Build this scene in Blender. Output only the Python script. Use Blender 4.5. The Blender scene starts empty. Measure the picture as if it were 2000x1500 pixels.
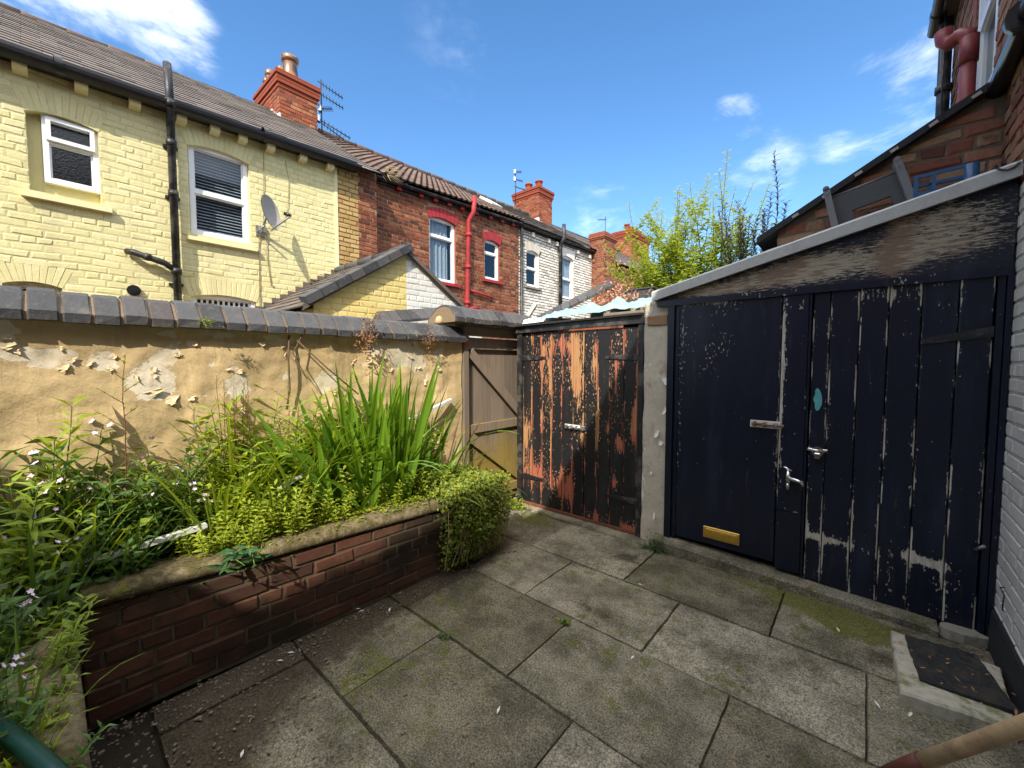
import bpy, math, random
from mathutils import Vector, noise, Matrix
V=Vector
R=random.Random(7)
scene=bpy.context.scene
COL=scene.collection
PI=math.pi
# ------------------------------------------------------------------ camera geometry
F=791.0; PITCH=math.radians(3.0); YAW=math.radians(41.1); CH=1.5
def _ray(px,py):
    r=(px-1000)/F; d=(py-750)/F
    fw=math.cos(PITCH)-d*math.sin(PITCH); up=-d*math.cos(PITCH)-math.sin(PITCH)
    return (r*math.cos(YAW)-fw*math.sin(YAW), r*math.sin(YAW)+fw*math.cos(YAW), up)
def onx(px,py,x):
    a=_ray(px,py); t=x/a[0]; return V((x,a[1]*t,CH+a[2]*t))
def ony(px,py,y):
    a=_ray(px,py); t=y/a[1]; return V((a[0]*t,y,CH+a[2]*t))
def onz(px,py,z):
    a=_ray(px,py); t=(z-CH)/a[2]; return V((a[0]*t,a[1]*t,z))
# ------------------------------------------------------------------ node helpers
def nd(t,typ,props=None,**ins):
    n=t.nodes.new('ShaderNode'+typ)
    for k,v in (props or {}).items(): setattr(n,k,v)
    for k,v in ins.items():
        key=int(k[1:]) if k[0]=='i' and k[1:].isdigit() else k.replace('_',' ')
        s=n.inputs[key]
        if isinstance(v,bpy.types.NodeSocket): t.links.new(v,s)
        else: s.default_value=v
    return n
def mth(t,op,a,b=0.0,c=0.0,clamp=False):
    return nd(t,'Math',{'operation':op,'use_clamp':clamp},i0=a,i1=b,i2=c).outputs[0]
def mixc(t,f,a,b,mode='MIX'):
    def c(x): return x if isinstance(x,bpy.types.NodeSocket) else (*x,1) if len(x)==3 else x
    return nd(t,'Mix',{'data_type':'RGBA','blend_type':mode},i0=f,i6=c(a),i7=c(b)).outputs[2]
def ramp(t,f,stops,interp='LINEAR'):
    n=nd(t,'ValToRGB',None,Fac=f); cr=n.color_ramp; cr.interpolation=interp
    while len(cr.elements)<len(stops): cr.elements.new(0.5)
    for e,(p,c) in zip(cr.elements,stops):
        e.position=p; e.color=(*c,1) if not isinstance(c,(int,float)) else (c,c,c,1)
    return n.outputs[0]
def attr(t,name): return nd(t,'Attribute',{'attribute_name':name}).outputs['Fac']
def obj_co(t): return nd(t,'TexCoord').outputs['Object']
def uv_co(t): return nd(t,'TexCoord').outputs['UV']
def scl(t,v,s): return nd(t,'Mapping',None,Vector=v,Scale=s).outputs[0]
def noi(t,v,s,d=4.0,r=0.55,dist=0.0): return nd(t,'TexNoise',None,Vector=v,Scale=s,Detail=d,Roughness=r,Distortion=dist).outputs[0]
def bump(t,h,st=0.4,dist=0.01): return nd(t,'Bump',None,Height=h,Strength=st,Distance=dist).outputs[0]
def mstep(t,x,lo,hi):
    return nd(t,'MapRange',{'interpolation_type':'SMOOTHSTEP'},Value=x,i1=lo,i2=hi).outputs[0]
MATS={}
def new(name):
    m=bpy.data.materials.new(name); m.use_nodes=True; t=m.node_tree; t.nodes.clear(); MATS[name]=m
    return m,t
def out(t,col,rough=0.8,normal=None,metal=0.0,spec=0.4,**k):
    ins=dict(Base_Color=col if isinstance(col,bpy.types.NodeSocket) else (*col,1),Roughness=rough,Metallic=metal)
    b=nd(t,'BsdfPrincipled',None,**ins,**k)
    b.inputs['Specular IOR Level'].default_value=spec
    if normal is not None: t.links.new(normal,b.inputs['Normal'])
    o=t.nodes.new('ShaderNodeOutputMaterial'); t.links.new(b.outputs[0],o.inputs[0]); return b
def simple(name,col,rough=0.6,metal=0.0,var=0.25,ns=18.0,bst=0.15,dirt=None,spec=0.4):
    m,t=new(name); o=obj_co(t); n=noi(t,o,ns,5)
    c=mixc(t,n,[x*(1-var) for x in col],[min(1,x*(1+var)) for x in col])
    if dirt:
        k=mstep(t,noi(t,o,ns*.3,6,.7),.48,.62); c=mixc(t,mth(t,'MULTIPLY',k,dirt[1]),c,dirt[0])
    out(t,c,rough,bump(t,noi(t,o,ns*4,4),bst,.004),metal,spec); return m
def brickmat(name,palette,mortar,dirt=(.05,.04,.03),dirtamt=.35,soft=0.0,nbump=.5,stain=None,rough=.85,streak=None):
    m,t=new(name); o=obj_co(t); tn=attr(t,'tone'); ax=attr(t,'aux')
    n1=noi(t,o,9,6,.65); n2=noi(t,o,60,4,.6); n3=noi(t,o,1.6,5,.6)
    n5=noi(t,o,26,6,.72); f=mth(t,'ADD',tn,mth(t,'ADD',mth(t,'MULTIPLY',mth(t,'SUBTRACT',n1,.5),.45),mth(t,'MULTIPLY',mth(t,'SUBTRACT',n5,.5),.5)))
    c=ramp(t,f,[(i/(len(palette)-1),p) for i,p in enumerate(palette)])
    c=mixc(t,mth(t,'MULTIPLY',mstep(t,n1,.55,.75),dirtamt),c,dirt)
    if stain: c=mixc(t,mth(t,'MULTIPLY',mstep(t,n3,stain[1],stain[1]+.12),stain[2]),c,stain[0])
    mc=mixc(t,n2,[x*.65 for x in mortar],mortar)
    c=mixc(t,mth(t,'MULTIPLY',mstep(t,n5,.56,.70),.5),c,mc)
    c=mixc(t,ax,c,mc)
    if streak:
        sn=noi(t,scl(t,o,(7,7,.55)),1,5,.65); c=mixc(t,mth(t,'MULTIPLY',mstep(t,sn,.48,.72),streak[1]),c,streak[0])
        c=mixc(t,mth(t,'MULTIPLY',mstep(t,noi(t,o,1.1,5,.7),.5,.7),streak[1]*.7),c,streak[0])
    c=mixc(t,.28,c,mixc(t,n2,(.25,.25,.25),(1,1,1)),'MULTIPLY')
    h=mth(t,'ADD',mth(t,'ADD',mth(t,'MULTIPLY',n1,.6),mth(t,'MULTIPLY',n5,.6)),mth(t,'MULTIPLY',n2,.4))
    out(t,c,rough,bump(t,h,nbump,.006),0,.25); return m
def peelmat(name,paint,under,under2,stretch=(9,9,1.6),rough=.4,thr=.62,speck=.0,edge=(.7,.65,.55),grain=1.0):
    # attribute aux = how worn the paint is here (0..1); the paint flakes off along the grain
    m,t=new(name); o=obj_co(t); ax=attr(t,'aux'); tn=attr(t,'tone')
    so=scl(t,o,stretch)
    n=noi(t,so,1.0,8,.68,.3); n2=noi(t,scl(t,o,(stretch[0]*2.5,stretch[1]*2.5,stretch[2]*2.5)),1.3,5,.6)
    v=mth(t,'ADD',mth(t,'MULTIPLY',n,.72),mth(t,'MULTIPLY',n2,.28))
    v=mth(t,'ADD',v,mth(t,'MULTIPLY',ax,.5))
    k=mstep(t,v,thr,thr+.035); ke=mth(t,'SUBTRACT',mstep(t,v,thr-.02,thr+.005),k,clamp=True)
    g=noi(t,scl(t,o,(stretch[0]*6,stretch[1]*6,stretch[2]*1.2)),1,4,.6)
    u=mixc(t,mstep(t,mth(t,'ADD',noi(t,so,.55,3),mth(t,'MULTIPLY',mth(t,'SUBTRACT',tn,.5),.7)),.4,.62),under,under2)
    u=mixc(t,.55*grain,u,mixc(t,g,(.3,.3,.3),(1.15,1.1,1.05)),'MULTIPLY')
    p=mixc(t,noi(t,o,4,5,.7),[x*.75 for x in paint],[x*1.3 for x in paint])
    fd=mstep(t,noi(t,scl(t,o,(5,5,.9)),1,6,.7),.48,.75); p=mixc(t,mth(t,'MULTIPLY',fd,.55),p,[x*2.2+.012 for x in paint])
    p=mixc(t,mth(t,'MULTIPLY',mstep(t,noi(t,scl(t,o,(18,18,2.5)),1,6,.75),.58,.72),.5),p,(.07,.06,.05))
    rg0=mstep(t,mth(t,'ADD',noi(t,o,2.6,4,.7),mth(t,'MULTIPLY',ax,.9)),.56,.80)
    p=mixc(t,mth(t,'MULTIPLY',mstep(t,mth(t,'ADD',noi(t,scl(t,o,(1,1,.5)),75,2,.5),mth(t,'MULTIPLY',rg0,.13)),.745,.765),speck),p,edge)
    c=mixc(t,k,p,u)
    rg=mth(t,'ADD',rough,mth(t,'MULTIPLY',k,.45))
    h=mth(t,'SUBTRACT',mth(t,'MULTIPLY',noi(t,so,2.2,5),.35),mth(t,'MULTIPLY',k,.55))
    out(t,c,rg,bump(t,h,.45,.004),0,.4); return m
def leafmat(name,c0,c1,trans=.35,rough=.45):
    m,t=new(name); tn=attr(t,'tone')
    c=mixc(t,tn,c0,c1)
    b=nd(t,'BsdfPrincipled',None,Base_Color=c,Roughness=rough); b.inputs['Specular IOR Level'].default_value=.35
    tc=mixc(t,1.0,c,(1.5,1.35,.35),'MULTIPLY')
    tr=nd(t,'BsdfTranslucent',None,Color=tc)
    mx=nd(t,'MixShader',None,i0=trans,i1=b.outputs[0],i2=tr.outputs[0])
    o=t.nodes.new('ShaderNodeOutputMaterial'); t.links.new(mx.outputs[0],o.inputs[0]); return m
def glassmat(name,tint,refl=.3,rough=.03,wob=.0):
    m,t=new(name)
    ge=nd(t,'NewGeometry').outputs
    dt=nd(t,'VectorMath',{'operation':'DOT_PRODUCT'},i0=ge['Incoming'],i1=ge['Normal']).outputs['Value']
    fr=mth(t,'ADD',mth(t,'MULTIPLY',mth(t,'POWER',mth(t,'SUBTRACT',1.0,mth(t,'ABSOLUTE',dt)),5.0),.75),.035)
    f=mth(t,'ADD',fr,refl,clamp=True)
    nm=bump(t,noi(t,obj_co(t),45,3),wob,.01) if wob else None
    g=nd(t,'BsdfGlossy',None,Color=(.9,.95,1,1),Roughness=rough)
    if nm: t.links.new(nm,g.inputs['Normal'])
    tr=nd(t,'BsdfTransparent',None,Color=(*tint,1))
    mx=nd(t,'MixShader',None,i0=f,i1=tr.outputs[0],i2=g.outputs[0])
    o=t.nodes.new('ShaderNodeOutputMaterial'); t.links.new(mx.outputs[0],o.inputs[0]); return m
# ------------------------------------------------------------------ mesh helpers
class MB:
    def __init__(s): s.v=[];s.f=[];s.t=[];s.a=[];s.m=[];s.s=[];s.tone=.5;s.aux=0.0;s.mat=0;s.smooth=False
    def p(s,p,tone=None,aux=None):
        s.v.append((p[0],p[1],p[2])); s.t.append(s.tone if tone is None else tone); s.a.append(s.aux if aux is None else aux); return len(s.v)-1
    def face(s,i): s.f.append(tuple(i)); s.m.append(s.mat); s.s.append(s.smooth)
    def poly(s,pts): s.face([s.p(q) for q in pts])
    def hexa(s,b,t):
        i=[s.p(q) for q in b]; j=[s.p(q) for q in t]; n=len(b)
        s.face(i[::-1]); s.face(j)
        for k in range(n): s.face((i[k],i[(k+1)%n],j[(k+1)%n],j[k]))
    def box(s,x0,x1,y0,y1,z0,z1):
        if x0>x1:x0,x1=x1,x0
        if y0>y1:y0,y1=y1,y0
        if z0>z1:z0,z1=z1,z0
        s.hexa([(x0,y0,z0),(x1,y0,z0),(x1,y1,z0),(x0,y1,z0)],[(x0,y0,z1),(x1,y0,z1),(x1,y1,z1),(x0,y1,z1)])
    def bbox(s,x0,x1,y0,y1,z0,z1,b=.006,j=0,rn=R):
        # bevelled box
        def q(x,y,z): return V((x+rn.uniform(-j,j),y+rn.uniform(-j,j),z+rn.uniform(-j,j)))
        X=(x0,x0+b,x1-b,x1);Y=(y0,y0+b,y1-b,y1);Z=(z0,z0+b,z1-b,z1)
        fs=[]
        def ring(z,x,y): return [s.p(q(x[0],y[0],z)),s.p(q(x[1],y[0],z)),s.p(q(x[1],y[1],z)),s.p(q(x[0],y[1],z))]
        r0=ring(Z[0],(X[1],X[2]),(Y[1],Y[2])); r1=ring(Z[1],(X[0],X[3]),(Y[0],Y[3])); r2=ring(Z[2],(X[0],X[3]),(Y[0],Y[3])); r3=ring(Z[3],(X[1],X[2]),(Y[1],Y[2]))
        s.face(r0[::-1]); s.face(r3)
        for a,c in ((r0,r1),(r1,r2),(r2,r3)):
            for k in range(4): s.face((a[k],a[(k+1)%4],c[(k+1)%4],c[k]))
    def obox(s,c,ex,ey,ez):
        c=V(c);ex=V(ex);ey=V(ey);ez=V(ez)
        s.hexa([c-ex-ey-ez,c+ex-ey-ez,c+ex+ey-ez,c-ex+ey-ez],[c-ex-ey+ez,c+ex-ey+ez,c+ex+ey+ez,c-ex+ey+ez])
    def bar(s,a,b,w,h,up=(0,0,1)):
        a=V(a);b=V(b);d=(b-a); L=d.length; d.normalize(); sd=d.cross(V(up))
        if sd.length<1e-4: sd=d.cross(V((1,0,0)))
        sd.normalize(); u=sd.cross(d)
        s.obox((a+b)/2,d*L/2,sd*w/2,u*h/2)
    def prism(s,poly,vec):
        vec=V(vec); s.hexa([V(q) for q in poly],[V(q)+vec for q in poly])
    def tube(s,pts,r,n=10,cap=True):
        pts=[V(q) for q in pts]; rs=r if isinstance(r,(list,tuple)) else [r]*len(pts)
        rings=[]; prev=None; sm=s.smooth; s.smooth=True
        for i,q in enumerate(pts):
            d=(pts[min(i+1,len(pts)-1)]-pts[max(i-1,0)])
            if d.length<1e-9: d=V((0,0,1))
            d.normalize()
            if prev is None:
                a=d.cross(V((0,0,1)))
                if a.length<.05: a=d.cross(V((1,0,0)))
            else: a=prev-d*prev.dot(d)
            a.normalize(); prev=a; b=d.cross(a)
            rings.append([s.p(q+(a*math.cos(2*PI*k/n)+b*math.sin(2*PI*k/n))*rs[i]) for k in range(n)])
        for A,B in zip(rings,rings[1:]):
            for k in range(n): s.face((A[k],A[(k+1)%n],B[(k+1)%n],B[k]))
        s.smooth=False
        if cap and n>2: s.face(rings[0][::-1]); s.face(rings[-1])
        s.smooth=sm
    def lathe(s,c,prof,n=16):
        c=V(c); s.tube([c+V((0,0,z)) for r,z in prof],[max(r,.0005) for r,z in prof],n)
    def leaf(s,p,d,n,L,W,tone,droop=0.0,fold=.12):
        p=V(p);d=V(d).normalized();sd=d.cross(V(n))
        if sd.length<1e-4: sd=d.cross(V((1,.3,0)))
        sd.normalize(); u=sd.cross(d)
        m=p+d*L*.45; t=p+d*L-u*droop*L
        i=[s.p(p,tone),s.p(m+sd*W*.5+u*W*fold,tone),s.p(m-u*droop*L*.12,tone*.9),s.p(m-sd*W*.5+u*W*fold,tone),s.p(t,min(1,tone*1.1))]
        s.face((i[0],i[2],i[1]));s.face((i[0],i[3],i[2]));s.face((i[1],i[2],i[4]));s.face((i[2],i[3],i[4]))
    def blade(s,p,d,side,L,W,bend,tone,n=7,grav=(0,0,-1)):
        p=V(p);d=V(d).normalized();side=V(side).normalized(); g=V(grav); prev=None; step=L/n; q=p.copy(); dd=d.copy()
        for k in range(n+1):
            f=k/n; w=W*(.55+.9*f if f<.4 else max(.0,(1-f)/.6)**.75*.91)*.5+.0006
            up=side.cross(dd)
            tt=min(1,tone*(.7+.35*f+(.25 if (k%2 and rp_b.random()<.2) else 0)))
            cur=[s.p(q+side*w,tt),s.p(q-up*w*.35,tt*.85),s.p(q-side*w,tt)]
            if prev: s.face((prev[0],prev[1],cur[1],cur[0])); s.face((prev[1],prev[2],cur[2],cur[1]))
            prev=cur; q=q+dd*step; dd=(dd+g*bend*step*(.4+1.6*f)).normalized()
    def build(s,name,mats,parent=None,base=None,label=None,cat=None,group=None,kind=None):
        root=parent
        while root is not None and root.parent is not None: root=root.parent
        o0=V(root.location) if root is not None else V(base or (0,0,0))
        me=bpy.data.meshes.new(name)
        me.from_pydata([(a-o0.x,b-o0.y,c-o0.z) for a,b,c in s.v],[],s.f)
        mats=mats if isinstance(mats,(list,tuple)) else [mats]
        for m in mats: me.materials.append(MATS[m] if isinstance(m,str) else m)
        me.polygons.foreach_set('material_index',s.m); me.polygons.foreach_set('use_smooth',s.s)
        at=me.attributes.new('tone','FLOAT','POINT'); at.data.foreach_set('value',s.t)
        at=me.attributes.new('aux','FLOAT','POINT'); at.data.foreach_set('value',s.a)
        me.update()
        o=bpy.data.objects.new(name,me); COL.objects.link(o)
        if parent is not None: o.parent=parent
        else: o.location=o0
        tag(o,label,cat,group,kind); return o
def tag(o,label=None,cat=None,group=None,kind=None):
    if label:o['label']=label
    if cat:o['category']=cat
    if group:o['group']=group
    if kind:o['kind']=kind
def thing(name,label,cat,loc,group=None):
    o=bpy.data.objects.new(name,None); COL.objects.link(o); o.location=V(loc); o.empty_display_size=.1
    tag(o,label,cat,group); return o
def copy_tree(o,parent=None):
    c=o.copy(); COL.objects.link(c); c.parent=parent
    for ch in [x for x in o.children]: copy_tree(ch,c)
    return c
class Fr:   # a wall face: origin, horizontal direction u, outward normal n
    def __init__(s,o,u,n): s.o=V(o);s.u=V(u);s.n=V(n)
    def at(s,a,z,d=0): return s.o+s.u*a+V((0,0,z))+s.n*d
def fbox(mb,fr,a0,a1,z0,z1,d0,d1):
    mb.hexa([fr.at(a0,z0,d0),fr.at(a1,z0,d0),fr.at(a1,z0,d1),fr.at(a0,z0,d1)],[fr.at(a0,z1,d0),fr.at(a1,z1,d0),fr.at(a1,z1,d1),fr.at(a0,z1,d1)])
def backing(mb,fr,a0,a1,z0,z1,holes,top=None,bot=None,d=0):
    As=sorted(set([a0,a1]+[h[i] for h in holes for i in (0,1) if a0<h[i]<a1]+[a0+(a1-a0)*k/10 for k in range(1,10)]))
    Zs=sorted(set([z0,z1]+[h[i] for h in holes for i in (2,3) if z0<h[i]<z1]))
    for A,B in zip(As,As[1:]):
        for C,D in zip(Zs,Zs[1:]):
            am,zm=(A+B)/2,(C+D)/2
            if any(h[0]<am<h[1] and h[2]<zm<h[3] for h in holes): continue
            tA=min(D,top(A)) if top else D; tB=min(D,top(B)) if top else D
            if tA<=C and tB<=C: continue
            mb.poly([fr.at(A,C,d),fr.at(B,C,d),fr.at(B,max(tB,C),d),fr.at(A,max(tA,C),d)])
def bricks(mb,fr,a0,a1,z0,z1,holes=(),top=None,course=.075,bl=.225,joint=.011,proud=.006,jit=.0015,seed=1,skip=None,tone=(0,1),backz0=None,bev=.004,pj=.002,wob=0):
    rn=random.Random(seed)
    mb.aux=1.0; mb.tone=.5; backing(mb,fr,a0,a1,z0 if backz0 is None else backz0,z1,holes,top); mb.aux=0.0
    i=0; z=z0
    while z<z1-.01:
        zb=z+joint/2; zt=min(z+course-joint/2,z1); hd=(i%4==3)
        L=bl/2 if hd else bl
        a=a0-((i%2)*L/2+rn.uniform(0,.03))
        segs=[]
        while a<a1:
            segs.append((max(a,a0),min(a+L,a1))); a+=L
        for s0,s1 in segs:
            parts=[(s0+joint/2 if s0>a0 else s0,s1-joint/2 if s1<a1 else s1)]
            for h in holes:
                if h[2]<zt-.012 and h[3]>zb+.012:
                    np_=[]
                    for q in parts:
                        if q[1]<=h[0] or q[0]>=h[1]: np_.append(q); continue
                        if q[0]<h[0]: np_.append((q[0],h[0]))
                        if q[1]>h[1]: np_.append((h[1],q[1]))
                    parts=np_
            for q in parts:
                if q[1]-q[0]<.03: continue
                if skip and skip((q[0]+q[1])/2,(zb+zt)/2): continue
                if top and min(top(q[0]),top(q[1]))<zb+.01: continue
                t=rn.uniform(*tone); pr=proud+rn.uniform(-pj,pj)
                def J(): return rn.uniform(-jit,jit)
                w0=wob*noise.noise(V((q[0]*2,z*3,seed))) if wob else 0
                w1=wob*noise.noise(V((q[1]*2,z*3,seed))) if wob else 0
                c=[(q[0],zb+w0),(q[1],zb+w1),(q[1],zt+w1),(q[0],zt+w0)]
                if top: c=[(A,min(B,top(A))) for A,B in c]
                o=[mb.p(fr.at(A+J(),B+J(),0),t) for A,B in c]
                ca=(q[0]+q[1])/2; cz=(zb+zt)/2
                inn=[mb.p(fr.at(A+(bev if A<ca else -bev)+J(),B+(bev if B<cz else -bev)+J(),pr),t) for A,B in c]
                mb.face(inn)
                for k in range(4): mb.face((o[k],o[(k+1)%4],inn[(k+1)%4],inn[k]))
        z+=course; i+=1
def reveal(mb,fr,h,depth,d0=0):
    a0,a1,z0,z1=h
    mb.poly([fr.at(a0,z0,d0),fr.at(a0,z1,d0),fr.at(a0,z1,-depth),fr.at(a0,z0,-depth)])
    mb.poly([fr.at(a1,z0,d0),fr.at(a1,z0,-depth),fr.at(a1,z1,-depth),fr.at(a1,z1,d0)])
    mb.poly([fr.at(a0,z1,d0),fr.at(a1,z1,d0),fr.at(a1,z1,-depth),fr.at(a0,z1,-depth)])
    mb.poly([fr.at(a0,z0,d0),fr.at(a0,z0,-depth),fr.at(a1,z0,-depth),fr.at(a1,z0,d0)])
def arch(mb,fr,a0,a1,zs,rise,h,depth,proud=.009,n=11,tones=(0,1),seed=3,span=True,gap=.006):
    # segmental arch: springing at zs, crown at zs+rise, ring thickness h
    rn=random.Random(seed); am=(a0+a1)/2; w=(a1-a0)/2
    Rr=(w*w+rise*rise)/(2*rise); cz=zs+rise-Rr; th=math.asin(w/Rr)
    def P(ang,r,d): return fr.at(am+r*math.sin(ang),cz+r*math.cos(ang),d)
    N=24
    if span:
        for k in range(N):
            b0=-th+2*th*k/N; b1=-th+2*th*(k+1)/N
            A=am+Rr*math.sin(b0);B=am+Rr*math.sin(b1); zt=zs+rise+.002
            mb.poly([P(b0,Rr,.001),P(b1,Rr,.001),fr.at(B,zt,.001),fr.at(A,zt,.001)])
            mb.poly([P(b0,Rr,proud),P(b1,Rr,proud),P(b1,Rr,-depth),P(b0,Rr,-depth)])
    for k in range(n):
        g=gap/Rr
        b0=-th*1.04+2.08*th*k/n+g/2; b1=-th*1.04+2.08*th*(k+1)/n-g/2
        mb.tone=rn.uniform(*tones); pr=proud+rn.uniform(-.001,.002); hh=h*rn.uniform(.96,1.03)
        q=[P(b0,Rr,0),P(b1,Rr,0),P(b1,Rr+hh,0),P(b0,Rr+hh,0)]
        q2=[P(b0+.003,Rr,pr),P(b1-.003,Rr,pr),P(b1-.003,Rr+hh-.003,pr),P(b0+.003,Rr+hh-.003,pr)]
        mb.hexa(q,q2)
    mb.tone=.5
    def inside(a,z,m=.0):
        dx=a-am; r=math.hypot(dx,z-cz); return abs(math.atan2(dx,z-cz))<th*1.12 and Rr-.5*rise<r<Rr+h-.02
    return inside
rp_b=random.Random(17)
# ------------------------------------------------------------------ materials
brickmat('yellow_brick',[(.77,.695,.355),(.80,.73,.39),(.83,.765,.43)],(.80,.73,.39),dirt=(.64,.56,.31),dirtamt=.22,nbump=.8,rough=.6,streak=((.52,.46,.26),.38))
brickmat('gold_brick',[(.76,.60,.22),(.80,.65,.26),(.82,.68,.29)],(.79,.64,.25),dirt=(.6,.46,.17),dirtamt=.25,nbump=.4,rough=.65)
brickmat('tan_brick',[(.45,.28,.10),(.56,.38,.15),(.62,.44,.2)],(.30,.20,.10),dirt=(.12,.08,.04),dirtamt=.35)
brickmat('red_brick',[(.08,.032,.024),(.22,.06,.03),(.31,.10,.05),(.15,.048,.03),(.40,.17,.085)],(.40,.28,.18),dirt=(.04,.03,.025),dirtamt=.5,stain=((.30,.22,.15),.60,.3))
brickmat('chimney_brick',[(.13,.04,.025),(.30,.075,.035),(.38,.11,.05),(.22,.06,.035),(.42,.20,.10)],(.20,.13,.09),dirt=(.05,.03,.025),dirtamt=.6)
brickmat('terracotta',[(.21,.045,.027),(.29,.07,.035),(.25,.055,.03)],(.30,.12,.07),dirt=(.12,.05,.03),dirtamt=.3)
brickmat('white_brick',[(.55,.50,.42),(.80,.77,.70),(.86,.84,.79)],(.13,.10,.08),dirt=(.22,.17,.13),dirtamt=.55,stain=((.30,.19,.13),.60,.5))
brickmat('white_render_brick',[(.74,.73,.68),(.80,.79,.74),(.84,.83,.79)],(.70,.68,.62),dirt=(.5,.46,.36),dirtamt=.3,rough=.7)
brickmat('planter_brick',[(.06,.028,.019),(.10,.042,.026),(.16,.072,.043),(.085,.048,.028)],(.13,.105,.068),dirt=(.016,.014,.009),dirtamt=.85,stain=((.020,.018,.011),.50,.85))
brickmat('rough_brick',[(.12,.05,.038),(.22,.08,.052),(.29,.12,.075),(.33,.22,.13),(.18,.07,.05)],(.19,.15,.11),dirt=(.05,.04,.035),dirtamt=.5,nbump=.7)
brickmat('grey_white_brick',[(.58,.56,.52),(.63,.61,.57),(.67,.65,.61)],(.58,.56,.52),dirt=(.36,.34,.31),dirtamt=.3,rough=.7)
brickmat('slate',[(.09,.075,.068),(.14,.115,.10),(.17,.14,.12),(.12,.105,.097)],(.04,.035,.03),dirt=(.17,.15,.11),dirtamt=.35,nbump=.3,rough=.7)
brickmat('brown_tile',[(.085,.055,.043),(.125,.082,.065),(.16,.108,.088)],(.05,.03,.03),dirt=(.05,.035,.03),dirtamt=.4,nbump=.3,rough=.75)
brickmat('coping_brick',[(.050,.052,.058),(.075,.077,.083),(.10,.102,.108),(.085,.075,.075)],(.30,.21,.13),dirt=(.20,.19,.165),dirtamt=.55,nbump=.9,rough=.7)
simple('black_gutter',(.012,.013,.016),.35,var=.3,spec=.5)
simple('black_iron',(.018,.018,.02),.45,var=.5,bst=.4,dirt=((.20,.19,.17),.35))
simple('red_paint',(.34,.025,.028),.6,var=.35,dirt=((.16,.025,.025),.6))
simple('dull_red_plastic',(.24,.04,.04),.45,var=.2,dirt=((.12,.03,.03),.5))
simple('white_upvc',(.82,.83,.84),.3,var=.05,spec=.5)
simple('cream_paint',(.78,.71,.42),.6,var=.1)
simple('old_white_paint',(.68,.65,.57),.65,var=.2,dirt=((.35,.3,.22),.5))
simple('net_curtain',(.62,.63,.60),.9,var=.12)
simple('blind',(.55,.55,.52),.5,var=.05)
simple('dish_grey',(.33,.31,.28),.5,var=.15)
simple('galvanised',(.42,.44,.46),.38,.8,var=.25,dirt=((.2,.12,.08),.4))
simple('chrome',(.75,.75,.76),.18,1.0,var=.1)
simple('brass',(.50,.30,.055),.38,.55,var=.25,bst=.3)
simple('rusty_steel',(.20,.10,.06),.6,.5,var=.5,dirt=((.55,.53,.5),.6))
simple('cable_black',(.02,.02,.02),.5)
simple('cable_tan',(.38,.30,.16),.7)
simple('lead_flashing',(.50,.50,.50),.6,var=.35,dirt=((.75,.74,.7),.5))
simple('pale_mortar',(.45,.33,.19),.9,var=.35,bst=.7)
simple('copper_cowl',(.26,.15,.10),.32,.75,var=.25)
simple('sand_pot',(.50,.32,.16),.8,var=.2)
simple('concrete',(.26,.24,.19),.9,var=.3,ns=30,bst=.5,dirt=((.10,.09,.05),.55))
simple('pale_concrete',(.42,.39,.31),.9,var=.4,ns=30,bst=.6,dirt=((.13,.14,.04),.8))
simple('soil',(.035,.024,.015),1.0,var=.6,ns=40,bst=1)
simple('white_plastic',(.78,.79,.78),.4,var=.08,dirt=((.45,.42,.35),.35))
simple('grey_plastic',(.055,.06,.066),.5,var=.15)
simple('grey_plastic_light',(.15,.16,.17),.5,var=.15)
simple('blue_plastic',(.025,.09,.20),.4,var=.15)
simple('tarp_blue',(.26,.46,.52),.5,var=.35,bst=.3)
simple('felt',(.46,.47,.46),.75,var=.15,ns=40,bst=.6,dirt=((.36,.37,.36),.4))
simple('black_felt',(.022,.022,.024),.8,var=.5,ns=60,bst=.8)
simple('mat_rubber',(.016,.017,.019),.6,var=.6,ns=50,bst=.9,dirt=((.07,.05,.03),.4))
simple('green_tube',(.006,.045,.035),.35,var=.2)
simple('spade_wood',(.40,.28,.15),.6,var=.35,ns=30,bst=.4,dirt=((.2,.12,.06),.6))
simple('spade_socket',(.12,.035,.022),.5,var=.4,bst=.4)
simple('dry_leaf',(.30,.15,.07),.8,var=.5)
simple('dry_leaf_pink',(.50,.27,.18),.8,var=.5)
simple('litter_white',(.65,.63,.57),.8,var=.2)
simple('pink_petal',(.70,.55,.70),.6,var=.15)
simple('purple_petal',(.26,.13,.36),.7,var=.3)
simple('stem_red',(.16,.06,.035),.6,var=.3)
simple('stem_green',(.14,.20,.04),.6,var=.3)
simple('stem_brown',(.12,.075,.04),.8,var=.4)
simple('dead_stem',(.36,.27,.14),.8,var=.4)
simple('dark_interior',(.03,.03,.03),.9)
simple('bitumen',(.02,.021,.024),.7,var=.5,bst=.6)
simple('rust_wood',(.16,.06,.03),.85,var=.4,bst=.5)
leafmat('leaf_weed',(.060,.13,.018),(.34,.44,.05),trans=.45)
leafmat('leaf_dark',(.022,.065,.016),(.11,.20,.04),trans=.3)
leafmat('leaf_iris',(.035,.11,.012),(.22,.38,.03),trans=.32,rough=.38)
leafmat('leaf_lime',(.10,.165,.014),(.42,.49,.04),trans=.40)
leafmat('leaf_bush',(.12,.20,.03),(.42,.50,.08),trans=.45)
leafmat('leaf_glossy',(.018,.065,.022),(.06,.15,.05),trans=.2,rough=.3)
leafmat('leaf_blue',(.05,.075,.05),(.12,.16,.10),trans=.25)
glassmat('glass',(.75,.8,.85),.0)
glassmat('glass_dark',(.25,.3,.33),.03,.08)
glassmat('glass_obscure',(.12,.17,.20),.04,.22,.25)
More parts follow.
